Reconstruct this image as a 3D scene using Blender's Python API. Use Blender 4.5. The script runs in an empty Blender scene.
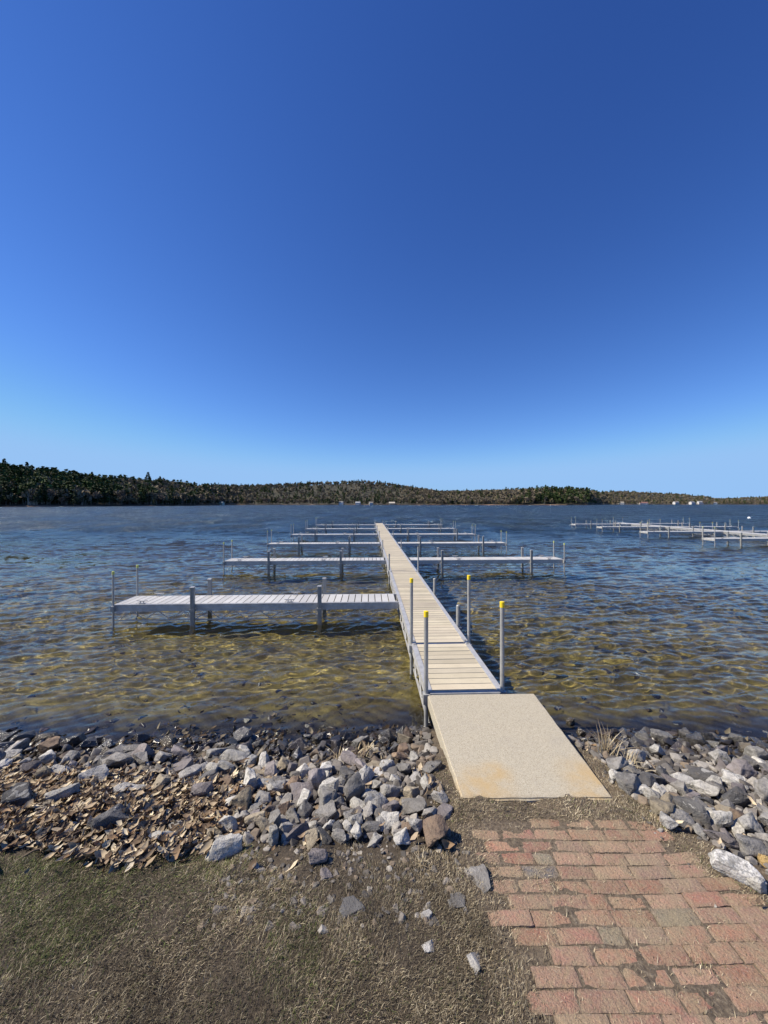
import bpy, bmesh, math, random
import numpy as np
from mathutils import Vector, Matrix, noise, Euler
R = math.radians
random.seed(7); rng = np.random.default_rng(7)
scene = bpy.context.scene
col = scene.collection
WZ = -0.46                     # water level; the walkway deck, slab and brick path lie at z = 0

# ------------------------------------------------------------------ helpers
def link(o, parent=None):
    col.objects.link(o)
    if parent is not None: o.parent = parent
    return o
def tag(o, label=None, cat=None, group=None, kind=None):
    if label: o['label'] = label
    if cat: o['category'] = cat
    if group: o['group'] = group
    if kind: o['kind'] = kind
    return o
def empty(name, loc=(0, 0, 0), rz=0):
    o = bpy.data.objects.new(name, None); o.location = loc; o.rotation_euler = (0, 0, rz)
    o.empty_display_size = 0.2
    return link(o)
def copy_tree(o, parent=None):
    c = o.copy(); col.objects.link(c); c.parent = parent
    for ch in list(o.children): copy_tree(ch, c)
    return c
def np_mesh(name, V, F, mat=None, colors=None, smooth=False):
    """V (n,3), F (m,k) all the same k, colors (n,3) per vertex"""
    me = bpy.data.meshes.new(name)
    V = np.asarray(V, np.float32); F = np.asarray(F, np.int32)
    m, k = F.shape
    me.vertices.add(len(V)); me.vertices.foreach_set('co', V.ravel())
    me.loops.add(m*k); me.loops.foreach_set('vertex_index', F.ravel())
    me.polygons.add(m); me.polygons.foreach_set('loop_start', np.arange(0, m*k, k, dtype=np.int32))
    me.polygons.foreach_set('use_smooth', np.full(m, smooth, bool))
    me.update(calc_edges=True)
    if colors is not None:
        a = me.color_attributes.new('tint', 'FLOAT_COLOR', 'POINT')
        c = np.ones((len(V), 4), np.float32); c[:, :3] = colors
        a.data.foreach_set('color', c.ravel())
    if mat: me.materials.append(mat)
    return me
class MB:
    """collects boxes, bars and tubes into ONE mesh"""
    def __init__(s): s.v = []; s.f = []; s.c = []
    def add(s, vs, fs, c=None):
        b = len(s.v); s.v += [tuple(v) for v in vs]; s.f += [tuple(b+i for i in f) for f in fs]
        s.c += [c or (1, 1, 1)]*len(vs)
    def box(s, x0, x1, y0, y1, z0, z1, c=None):
        s.add([(x0,y0,z0),(x1,y0,z0),(x1,y1,z0),(x0,y1,z0),(x0,y0,z1),(x1,y0,z1),(x1,y1,z1),(x0,y1,z1)],
              [(0,3,2,1),(4,5,6,7),(0,1,5,4),(1,2,6,5),(2,3,7,6),(3,0,4,7)], c)
    def tube(s, p, q, r0, r1=None, n=10, cap=True, c=None):
        r1 = r0 if r1 is None else r1
        p = Vector(p); q = Vector(q); d = (q-p).normalized()
        a = d.orthogonal().normalized(); b = d.cross(a)
        vs = []
        for (o, r) in ((p, r0), (q, r1)):
            for i in range(n):
                t = 2*math.pi*i/n; vs.append(o + a*math.cos(t)*r + b*math.sin(t)*r)
        fs = [(i, (i+1) % n, n+(i+1) % n, n+i) for i in range(n)]
        if cap: fs += [tuple(range(n))[::-1], tuple(range(n, 2*n))]
        s.add(vs, fs, c)
    def mesh(s, name, mat, bevel=0, smooth=None):
        me = bpy.data.meshes.new(name); me.from_pydata(s.v, [], s.f)
        if any(c != (1, 1, 1) for c in s.c):
            a = me.color_attributes.new('tint', 'FLOAT_COLOR', 'POINT')
            for i, c in enumerate(s.c): a.data[i].color = (*c, 1)
        if bevel:
            bm = bmesh.new(); bm.from_mesh(me)
            bmesh.ops.bevel(bm, geom=list(bm.edges), offset=bevel, segments=1, affect='EDGES', profile=.5)
            bm.to_mesh(me); bm.free()
        me.materials.append(mat)
        if smooth:
            for p in me.polygons: p.use_smooth = True
            me.set_sharp_from_angle(angle=R(smooth))
        return me
    def build(s, name, mat, parent=None, bevel=0, smooth=None):
        return link(bpy.data.objects.new(name, s.mesh(name, mat, bevel, smooth)), parent)

# ------------------------------------------------------------------ materials
def mat(name, color=(.5, .5, .5), rough=.6, metal=0, tint=False, build=None):
    m = bpy.data.materials.new(name); m.use_nodes = True
    nt = m.node_tree; b = nt.nodes['Principled BSDF']
    b.inputs['Base Color'].default_value = (*color, 1)
    b.inputs['Roughness'].default_value = rough; b.inputs['Metallic'].default_value = metal
    if build: build(nt, b)
    return m
def N(nt, t, **kw):
    n = nt.nodes.new(t)
    for k, v in kw.items():
        if k in n.inputs: n.inputs[k].default_value = v
        else: setattr(n, k, v)
    return n
def L(nt, a, b): nt.links.new(a, b)
def noise_n(nt, vec, scale, detail=4, rough=.55, dist=0):
    n = N(nt, 'ShaderNodeTexNoise'); n.inputs['Scale'].default_value = scale
    n.inputs['Detail'].default_value = detail; n.inputs['Roughness'].default_value = rough
    n.inputs['Distortion'].default_value = dist
    if vec is not None: L(nt, vec, n.inputs['Vector'])
    return n.outputs['Fac']
def ramp(nt, fac, stops):
    r = N(nt, 'ShaderNodeValToRGB'); e = r.color_ramp.elements
    while len(e) < len(stops): e.new(.5)
    for i, (p, c) in enumerate(stops):
        e[i].position = p; e[i].color = (*c, 1) if len(c) == 3 else c
    L(nt, fac, r.inputs['Fac']); return r.outputs['Color']
def g(v): return (v, v, v)
def mix(nt, fac, a, b, mode='MIX'):
    n = N(nt, 'ShaderNodeMix', data_type='RGBA', blend_type=mode)
    for s, v in ((0, fac), (6, a), (7, b)):
        if isinstance(v, (int, float)): n.inputs[s].default_value = v
        elif isinstance(v, tuple): n.inputs[s].default_value = (*v, 1)
        else: L(nt, v, n.inputs[s])
    return n.outputs[2]
def math_n(nt, op, a, b=0, c=0):
    n = N(nt, 'ShaderNodeMath', operation=op)
    for i, v in enumerate((a, b, c)):
        if isinstance(v, (int, float)): n.inputs[i].default_value = v
        else: L(nt, v, n.inputs[i])
    return n.outputs[0]
def maprange(nt, v, a, b, c=0, d=1, smooth=True):
    n = N(nt, 'ShaderNodeMapRange'); n.interpolation_type = 'SMOOTHSTEP' if smooth else 'LINEAR'
    L(nt, v, n.inputs[0])
    for i, x in enumerate((a, b, c, d)): n.inputs[i+1].default_value = x
    return n.outputs[0]
def bump(nt, b, h, strength=.4, dist=.01, normal=None):
    n = N(nt, 'ShaderNodeBump'); n.inputs['Strength'].default_value = strength
    n.inputs['Distance'].default_value = dist; L(nt, h, n.inputs['Height'])
    if normal is not None: L(nt, normal, n.inputs['Normal'])
    if b is not None: L(nt, n.outputs[0], b.inputs['Normal'])
    return n.outputs[0]
def coords(nt, kind='Object'):
    return N(nt, 'ShaderNodeTexCoord').outputs[kind]
def attr(nt, name='tint'):
    return N(nt, 'ShaderNodeAttribute', attribute_name=name).outputs['Color']

def alu(nt, b, base):
    o = coords(nt); f = noise_n(nt, o, 9, 5, .65); f2 = noise_n(nt, o, 60, 3, .6)
    c = mix(nt, ramp(nt, f, [(.3, g(0)), (.75, g(1))]), tuple(x*.72 for x in base), tuple(min(1, x*1.12) for x in base))
    c = mix(nt, ramp(nt, f2, [(.62, g(0)), (.75, g(.35))]), c, (.16, .15, .13))
    L(nt, c, b.inputs['Base Color'])
    L(nt, maprange(nt, f2, .2, .8, .32, .6), b.inputs['Roughness'])
    bump(nt, b, f2, .08, .004)
M = {}
M['alu'] = mat('weathered_aluminium', metal=.2, build=lambda nt, b: alu(nt, b, (.50, .495, .48)))
M['post'] = mat('grey_post_metal', metal=.15, build=lambda nt, b: alu(nt, b, (.33, .33, .315)))
M['galv'] = mat('galvanised_pipe', metal=.25, build=lambda nt, b: alu(nt, b, (.40, .40, .385)))
M['yellow'] = mat('yellow_plastic', (.85, .62, .02), .45)
M['lime'] = mat('faded_yellow_plastic', (.55, .58, .16), .5)
M['dark'] = mat('dark_rubber', (.03, .03, .03), .7)
def deck_mat(c0, c1, rough, metal=0):
    def f(nt, b):
        o = coords(nt); mp = N(nt, 'ShaderNodeMapping'); mp.inputs['Scale'].default_value = (2, 30, 10)
        L(nt, o, mp.inputs[0]); gr = noise_n(nt, mp.outputs[0], 6, 4)
        big = noise_n(nt, o, 2.2, 4, .6)
        c = mix(nt, gr, c0, c1); c = mix(nt, ramp(nt, big, [(.35, g(0)), (.8, g(.4))]), c, tuple(x*.6 for x in c0))
        c = mix(nt, 1.0, c, attr(nt), 'MULTIPLY')
        sp = noise_n(nt, o, 140, 2, .5)
        c = mix(nt, ramp(nt, sp, [(.66, g(0)), (.7, g(.5))]), c, (.12, .1, .07))
        L(nt, c, b.inputs['Base Color']); b.inputs['Metallic'].default_value = metal
        b.inputs['Roughness'].default_value = rough; bump(nt, b, gr, .25, .003)
    return f
M['deck_beige'] = mat('beige_decking', build=deck_mat((.50, .435, .31), (.66, .585, .44), .7))
M['deck_pale'] = mat('pale_grey_decking', build=deck_mat((.50, .49, .46), (.66, .65, .61), .5))
M['white_paint'] = mat('white_paint', (.82, .82, .8), .4)

def concrete(nt, b):
    o = coords(nt)
    v = N(nt, 'ShaderNodeTexVoronoi'); v.inputs['Scale'].default_value = 210; L(nt, o, v.inputs['Vector'])
    speck = N(nt, 'ShaderNodeSeparateColor'); L(nt, v.outputs['Color'], speck.inputs[0])
    c = ramp(nt, speck.outputs[0], [(0, (.30, .255, .18)), (.14, (.44, .39, .30)), (.45, (.55, .50, .395)), (.85, (.62, .57, .46)), (1, (.40, .38, .33))])
    c = mix(nt, ramp(nt, noise_n(nt, o, 300, 2), [(.35, g(.6)), (.6, g(0))]), c, (.22, .2, .17))
    # rusty yellow stain near the path edge: a mark of its own
    sep = N(nt, 'ShaderNodeSeparateXYZ'); L(nt, o, sep.inputs[0])
    st = noise_n(nt, o, 7, 6, .65, .4); f = None
    for (cx_, cy_, rr_) in ((-.36, -.66, .34), (-.22, -.5, .2), (.52, -.55, .34), (.40, -.72, .22)):
        dv = N(nt, 'ShaderNodeVectorMath', operation='DISTANCE'); L(nt, o, dv.inputs[0]); dv.inputs[1].default_value = (cx_, cy_, 0)
        q = maprange(nt, dv.outputs['Value'], rr_, .03, 0, 1)
        f = q if f is None else math_n(nt, 'MAXIMUM', f, q)
    f = math_n(nt, 'MULTIPLY', math_n(nt, 'MULTIPLY', f, maprange(nt, st, .30, .62, .25, 1)), .62)
    c = mix(nt, f, c, (.50, .335, .13))
    edge = maprange(nt, sep.outputs[1], -.70, -.78, 0, .5)
    c = mix(nt, 1.0, c, (.92, .905, .85), 'MULTIPLY')
    c = mix(nt, math_n(nt, 'MULTIPLY', edge, maprange(nt, noise_n(nt, o, 18, 5, .7), .4, .6)), c, (.20, .16, .10))
    c = mix(nt, math_n(nt, 'MULTIPLY', maprange(nt, noise_n(nt, o, 3.2, 6, .65), .5, .75), .38), c, (.33, .3, .25))
    L(nt, c, b.inputs['Base Color']); b.inputs['Roughness'].default_value = .85
    bump(nt, b, speck.outputs[1], .3, .0015)
M['concrete'] = mat('exposed_aggregate_concrete', build=concrete)

def brick_m(nt, b):
    o = coords(nt); c = attr(nt)
    n1 = noise_n(nt, o, 14, 6, .7, .4); n2 = noise_n(nt, o, 70, 5, .65)
    c = mix(nt, ramp(nt, n2, [(.35, g(.0)), (.75, g(.55))]), c, (.34, .24, .19))
    c = mix(nt, ramp(nt, n1, [(.40, g(0)), (.66, g(.75))]), c, (.31, .235, .145))
    c = mix(nt, ramp(nt, noise_n(nt, o, 38, 6, .75), [(.6, g(0)), (.72, g(.7))]), c, (.10, .085, .05))
    c = mix(nt, ramp(nt, noise_n(nt, o, 120, 3, .7), [(.62, g(0)), (.7, g(.5))]), c, (.55, .47, .4))
    c = mix(nt, ramp(nt, noise_n(nt, o, 5, 6, .7), [(.46, g(0)), (.62, g(.6))]), c, (.31, .255, .16))
    c = mix(nt, .5, c, ramp(nt, noise_n(nt, o, 220, 3, .7), [(.3, g(.35)), (.7, g(1.5))]), 'MULTIPLY')
    L(nt, c, b.inputs['Base Color']); b.inputs['Roughness'].default_value = .92
    bump(nt, b, n2, 1.0, .012)
M['brick'] = mat('old_clay_brick', build=brick_m)

def ground_m(nt, b):
    geo = N(nt, 'ShaderNodeNewGeometry'); P = geo.outputs['Position']
    sep = N(nt, 'ShaderNodeSeparateXYZ'); L(nt, P, sep.inputs[0])
    a = noise_n(nt, P, 3, 6, .65); f = noise_n(nt, P, 45, 6, .7); h = noise_n(nt, P, 160, 4, .7)
    soil = ramp(nt, f, [(.3, (.05, .038, .026)), (.5, (.125, .095, .065)), (.68, (.26, .21, .145))])
    soil = mix(nt, ramp(nt, a, [(.45, g(0)), (.7, g(.6))]), soil, (.16, .125, .08))
    soil = mix(nt, ramp(nt, h, [(.6, g(0)), (.7, g(.7))]), soil, (.36, .3, .21))
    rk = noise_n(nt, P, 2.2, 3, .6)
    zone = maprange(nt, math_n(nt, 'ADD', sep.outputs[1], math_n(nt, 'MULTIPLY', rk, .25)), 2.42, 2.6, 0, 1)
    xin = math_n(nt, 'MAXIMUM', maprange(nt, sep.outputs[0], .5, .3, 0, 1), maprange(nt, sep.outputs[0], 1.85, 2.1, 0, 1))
    soil = mix(nt, math_n(nt, 'MULTIPLY', math_n(nt, 'MULTIPLY', zone, xin), .85), soil, (.028, .021, .016))  # soil blackened among the rocks: contact shade of the gaps put into its colour
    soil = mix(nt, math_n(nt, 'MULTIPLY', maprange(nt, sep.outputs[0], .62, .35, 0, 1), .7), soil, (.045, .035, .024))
    # submerged bed: sand, weed and algae
    bed = ramp(nt, noise_n(nt, P, 1.1, 7, .68, .5), [(.28, (.085, .062, .024)), (.45, (.17, .13, .042)), (.62, (.27, .21, .06)), (.8, (.38, .29, .10))])
    vor = N(nt, 'ShaderNodeTexVoronoi'); vor.inputs['Scale'].default_value = 7; L(nt, P, vor.inputs['Vector'])
    sp = N(nt, 'ShaderNodeSeparateColor'); L(nt, vor.outputs['Color'], sp.inputs[0])
    bed = mix(nt, ramp(nt, sp.outputs[0], [(.7, g(0)), (.75, g(.4))]), bed, (.09, .07, .035))
    bed = mix(nt, ramp(nt, noise_n(nt, P, 14, 6, .7), [(.54, g(0)), (.68, g(.5))]), bed, (.17, .095, .035))
    bed = mix(nt, maprange(nt, sep.outputs[2], -3.2, -1.1, 1, 0), bed, (.010, .017, .026))  # deep bed: dark silt, with the water's light absorption put into its colour
    wet = maprange(nt, sep.outputs[2], WZ+.09, WZ+.2, 1, 0)
    soil = mix(nt, wet, soil, (.022, .016, .012))
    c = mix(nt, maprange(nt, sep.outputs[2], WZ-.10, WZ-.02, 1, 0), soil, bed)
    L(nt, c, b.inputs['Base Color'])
    L(nt, maprange(nt, wet, 0, 1, .95, .4), b.inputs['Roughness'])
    bump(nt, b, f, .8, .02)
M['ground'] = mat('bank_soil_and_lake_bed', build=ground_m)

def tint_m(rough=.8, nscale=60, trans=0):
    def f(nt, b):
        c = attr(nt); o = coords(nt)
        c = mix(nt, .5, c, mix(nt, noise_n(nt, o, nscale, 3), g(.45), g(1.4)), 'MULTIPLY')
        L(nt, c, b.inputs['Base Color']); b.inputs['Roughness'].default_value = rough
        b.inputs['Specular IOR Level'].default_value = .25
    return f
M['leaf'] = mat('dry_leaf', build=tint_m(.75, 40))
M['grass'] = mat('dry_grass', build=tint_m(.8, 5))
M['straw'] = mat('straw', build=tint_m(.8, 30))

def rock_m(c0, c1, vein=None, wet=False, lichen=0):
    def f(nt, b):
        o = coords(nt); oi = N(nt, 'ShaderNodeObjectInfo')
        geo = N(nt, 'ShaderNodeNewGeometry'); P = geo.outputs['Position']
        ad = N(nt, 'ShaderNodeVectorMath', operation='ADD'); L(nt, P, ad.inputs[0])
        sc = N(nt, 'ShaderNodeVectorMath', operation='SCALE'); sc.inputs['Scale'].default_value = 13.7
        cmb = N(nt, 'ShaderNodeCombineXYZ'); L(nt, oi.outputs['Random'], cmb.inputs[0]); L(nt, oi.outputs['Random'], cmb.inputs[1])
        L(nt, cmb.outputs[0], sc.inputs[0]); L(nt, sc.outputs[0], ad.inputs[1]); V = ad.outputs[0]
        n1 = noise_n(nt, V, 9, 6, .7, .6); n2 = noise_n(nt, V, 70, 5, .7)
        mp = N(nt, 'ShaderNodeMapping'); mp.inputs['Rotation'].default_value = (.6, .5, .2); mp.inputs['Scale'].default_value = (3, 3, 22)
        L(nt, V, mp.inputs[0]); st = noise_n(nt, mp.outputs[0], 2.4, 4, .6, .8)
        c = mix(nt, ramp(nt, n1, [(.3, g(0)), (.7, g(1))]), c0, c1)
        c = mix(nt, ramp(nt, st, [(.5, g(0)), (.6, g(.45))]), c, tuple(x*.55 for x in c0))
        if vein: c = mix(nt, ramp(nt, st, [(.60, g(0)), (.63, g(.9))]), c, vein)
        c = mix(nt, ramp(nt, n2, [(.55, g(0)), (.7, g(.45))]), c, tuple(x*.45 for x in c0))
        c = mix(nt, ramp(nt, noise_n(nt, V, 26, 5, .7), [(.55, g(0)), (.68, g(.5))]), c, (.20, .165, .125))
        if lichen: c = mix(nt, ramp(nt, noise_n(nt, V, 18, 6, .75), [(.53, g(0)), (.58, g(lichen))]), c, (.07, .07, .06))
        hs = math_n(nt, 'MULTIPLY_ADD', oi.outputs['Random'], .6, .58)
        hsv = N(nt, 'ShaderNodeHueSaturation'); L(nt, hs, hsv.inputs['Value']); L(nt, c, hsv.inputs['Color'])
        c = hsv.outputs[0]
        sep = N(nt, 'ShaderNodeSeparateXYZ'); L(nt, P, sep.inputs[0])
        w = maprange(nt, sep.outputs[2], WZ+.15, WZ+.25, 1, 0)      # wet by the lapping water
        c = mix(nt, math_n(nt, 'MULTIPLY', w, .8), c, tuple(x*.16 for x in c0))
        L(nt, c, b.inputs['Base Color'])
        L(nt, maprange(nt, w, 0, 1, .82, .16), b.inputs['Roughness'])
        nn = bump(nt, None, n1, .8, .035); bump(nt, b, n2, .9, .01, nn)
    return f
RM = {
 'grey':   mat('grey_stone', build=rock_m((.235, .22, .20), (.40, .38, .35), lichen=.25)),
 'purple': mat('purplish_stone', build=rock_m((.19, .165, .16), (.32, .285, .275))),
 'slate':  mat('dark_slate_stone', build=rock_m((.09, .087, .085), (.17, .165, .16), vein=(.42, .41, .38))),
 'white':  mat('whitish_quartz_stone', build=rock_m((.50, .48, .44), (.68, .66, .62), lichen=.55)),
 'pale':   mat('pale_granite_stone', build=rock_m((.43, .41, .365), (.62, .595, .54), lichen=.4)),
 'tan':    mat('tan_stone', build=rock_m((.25, .205, .14), (.40, .345, .25))),
 'rust':   mat('rusty_stone', build=rock_m((.17, .12, .09), (.28, .2, .13))),
 'yellow': mat('yellow_stone', build=rock_m((.50, .33, .12), (.62, .45, .2))),
}

# ------------------------------------------------------------------ terrain function
def sstep(t): t = np.clip(t, 0, 1); return t*t*(3-2*t)
def wob(x, y, s=1.0, ph=0.0):
    return (np.sin(1.7*x/s+2.3*y/s+ph)+np.sin(-2.9*x/s+1.3*y/s+1.7+ph)*.7+np.sin(4.1*x/s-3.7*y/s+4.1+ph)*.45+np.sin(6.9*x/s+5.3*y/s+.7+ph)*.3)/2.45
def shore_y(x): return 4.17+.24*np.exp(-((x-.9)/1.0)**2)+.05*np.sin(x*2.7)
def gz(x, y):
    x = np.asarray(x, float); y = np.asarray(y, float)
    yw = shore_y(x); yt = 2.25+.12*np.sin(x*1.3)
    s = (y-yt)/(yw-yt)
    z = WZ*np.clip(s, 0, 1)**1.15
    # the embankment that carries the slab
    e = sstep((x-.15)/.4)*(1-sstep((x-1.75)/.5))
    zs = -.05-.41*np.clip((y-3.1)/(yw-3.1), 0, 1)**1.6
    z = z*(1-e)+np.where(y < 2.6, 0.0, np.where(y < yw, zs*sstep((y-2.6)/.5), WZ))*e
    dep = np.clip(y-yw, 0, None)
    z = z-.13*np.minimum(dep, 12)-.05*np.clip(dep-12, 0, 60)
    amp = np.where(y < yt, .010, .022)
    z = z+amp*wob(x, y, .22)+.5*amp*wob(x, y, .07, 2.)
    # keep clear under the path and slab
    pth = sstep((x-.56)/.08)*(1-sstep((x-(1.74+np.clip(2.5-y, 0, 2)*.55))/.1))*(y < 2.62)
    z = z*(1-pth)+pth*(-.006+.0042*wob(x, y, .16, 1.)+.006*sstep((y-2.42)/.12))
    return z
def gz1(x, y): return float(gz(x, y))

# ------------------------------------------------------------------ ground and lake bed: one sheet
def axis(fine0, fine1, step, lo, hi, grow):
    a = list(np.arange(fine0, fine1+1e-6, step)); d = step
    while a[-1] < hi: d *= grow; a.append(a[-1]+d)
    d = step
    while a[0] > lo: d *= grow; a.insert(0, a[0]-d)
    return np.array(a)
xs = axis(-4.6, 5.4, .03, -3500, 3500, 1.12); ys = axis(1.2, 5.2, .03, -120, 3500, 1.12)
X, Y = np.meshgrid(xs, ys); Z = gz(X, Y)
def gridF(nr, nc):
    i = np.arange((nr-1)*(nc-1)); r = i//(nc-1); c = i % (nc-1); a = r*nc+c
    return np.stack([a, a+1, a+nc+1, a+nc], 1)
V = np.stack([X.ravel(), Y.ravel(), Z.ravel()], 1)
ground = link(bpy.data.objects.new('ground', np_mesh('ground', V, gridF(len(ys), len(xs)), M['ground'], smooth=True)))
tag(ground, kind='structure')

# ------------------------------------------------------------------ water
def water_m():
    m = bpy.data.materials.new('lake_water'); m.use_nodes = True; nt = m.node_tree
    nt.nodes.clear()
    out = N(nt, 'ShaderNodeOutputMaterial')
    geo = N(nt, 'ShaderNodeNewGeometry'); P = geo.outputs['Position']
    mp = N(nt, 'ShaderNodeMapping'); mp.inputs['Rotation'].default_value = (0, 0, -.35); mp.inputs['Scale'].default_value = (.55, 1, 1)
    L(nt, P, mp.inputs[0]); v = mp.outputs[0]
    d = N(nt, 'ShaderNodeSeparateXYZ'); L(nt, P, d.inputs[0])
    gust = maprange(nt, noise_n(nt, P, .03, 3, .6), .35, .65, .65, 1.2)
    far = maprange(nt, d.outputs[1], 7, 32, 0, 1)
    def ripple(scale, amp):
        n = N(nt, 'ShaderNodeTexNoise'); n.inputs['Scale'].default_value = scale; n.inputs['Detail'].default_value = 3
        L(nt, v, n.inputs['Vector'])
        s_ = N(nt, 'ShaderNodeVectorMath', operation='SUBTRACT'); L(nt, n.outputs['Color'], s_.inputs[0]); s_.inputs[1].default_value = (.5, .5, .5)
        m_ = N(nt, 'ShaderNodeVectorMath', operation='SCALE'); L(nt, s_.outputs[0], m_.inputs[0])
        if isinstance(amp, (int, float)): m_.inputs['Scale'].default_value = amp
        else: L(nt, amp, m_.inputs['Scale'])
        return m_.outputs[0]
    def vadd(a_, b_):
        q = N(nt, 'ShaderNodeVectorMath', operation='ADD'); L(nt, a_, q.inputs[0]); L(nt, b_, q.inputs[1]); return q.outputs[0]
    r_ = vadd(ripple(11, math_n(nt, 'MULTIPLY', gust, RIP)), vadd(ripple(4.5, math_n(nt, 'MULTIPLY', math_n(nt, 'MULTIPLY', far, gust), 1.8)), vadd(ripple(1.1, math_n(nt, 'MULTIPLY', far, 1.7)), ripple(.16, math_n(nt, 'MULTIPLY', far, .8)))))
    fl_ = N(nt, 'ShaderNodeVectorMath', operation='MULTIPLY'); L(nt, r_, fl_.inputs[0]); fl_.inputs[1].default_value = (1, 1, 0)
    nn = N(nt, 'ShaderNodeVectorMath', operation='NORMALIZE'); L(nt, vadd(geo.outputs['Normal'], fl_.outputs[0]), nn.inputs[0]); bn = nn.outputs[0]
    gl = N(nt, 'ShaderNodeBsdfGlass') if MNEE else None
    if MNEE:
        gl.inputs['IOR'].default_value = 1.333; gl.distribution = 'BECKMANN' if 'BECKMANN' in [e.identifier for e in gl.bl_rna.properties['distribution'].enum_items] else 'GGX'
        sm = N(nt, 'ShaderNodeMapping'); sm.inputs['Scale'].default_value = (.5, .16, 1); L(nt, P, sm.inputs[0])
        streak = noise_n(nt, sm.outputs[0], .5, 5, .65, .4)
        L(nt, math_n(nt, 'MULTIPLY', maprange(nt, d.outputs[1], 7, 48, 0.0, .62), maprange(nt, streak, .38, .62, .72, 1.15)), gl.inputs['Roughness'])
        gl.inputs['Color'].default_value = (.97, 1, .97, 1)
        L(nt, bn, gl.inputs['Normal']); L(nt, gl.outputs[0], out.inputs['Surface'])
    else:
        fr = N(nt, 'ShaderNodeFresnel'); fr.inputs['IOR'].default_value = 1.333; L(nt, bn, fr.inputs['Normal'])
        tr = N(nt, 'ShaderNodeBsdfTransparent'); tr.inputs['Color'].default_value = (.92, .96, .88, 1)
        go = N(nt, 'ShaderNodeBsdfGlossy'); go.inputs['Roughness'].default_value = .03; L(nt, bn, go.inputs['Normal'])
        mx = N(nt, 'ShaderNodeMixShader'); L(nt, fr.outputs[0], mx.inputs[0]); L(nt, tr.outputs[0], mx.inputs[1]); L(nt, go.outputs[0], mx.inputs[2])
        L(nt, mx.outputs[0], out.inputs['Surface'])
    return m
MNEE = True; RIP = .09
us = np.concatenate([np.linspace(-3.2, -1.35, 40)[:-1], np.linspace(-1.35, 1.35, 800), np.linspace(1.35, 3.2, 40)[1:]])
ds = [3.6]
while ds[-1] < 60: ds.append(ds[-1]*1.0044)
while ds[-1] < 3000: ds.append(ds[-1]*1.06)
ds = np.array(ds)
U, D = np.meshgrid(us, ds); WX = U*D; WY = D
ZW = np.zeros_like(WX); wr = np.random.default_rng(3)
cell = D*.0044
SX = np.zeros_like(WX)
for i in range(90):
    lam = .11*(3.0/.11)**wr.random()
    ang = -1.25+wr.normal()*.42         # direction of travel, towards the bank
    k = 2*math.pi/lam; amp = .0043*lam**.85*(.6+.8*wr.random())*(1+.8*math.exp(-((lam-.26)/.16)**2))/(1+(lam/1.1)**1.6)
    fade = np.clip((lam/cell-3.5)/3, 0, 1)
    ph = k*(WX*math.cos(ang)+WY*math.sin(ang))+wr.random()*6.28
    s = np.sin(ph); ZW += fade*amp*(s+.35*np.sin(2*ph+1.5707)*.6)
shal = np.clip((WY-shore_y(WX))/1.2, .25, 1)
ZW = ZW*shal*(1+.35*wob(WX, WY, 2.6))
V = np.stack([WX.ravel(), WY.ravel(), (WZ+ZW).ravel()], 1)
M['water'] = water_m()
water = link(bpy.data.objects.new('water', np_mesh('water', V, gridF(len(ds), len(us)), M['water'], smooth=True)))
tag(water, kind='structure')
if MNEE:
    water.cycles.is_caustics_caster = True
    ground.cycles.is_caustics_receiver = True


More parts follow.
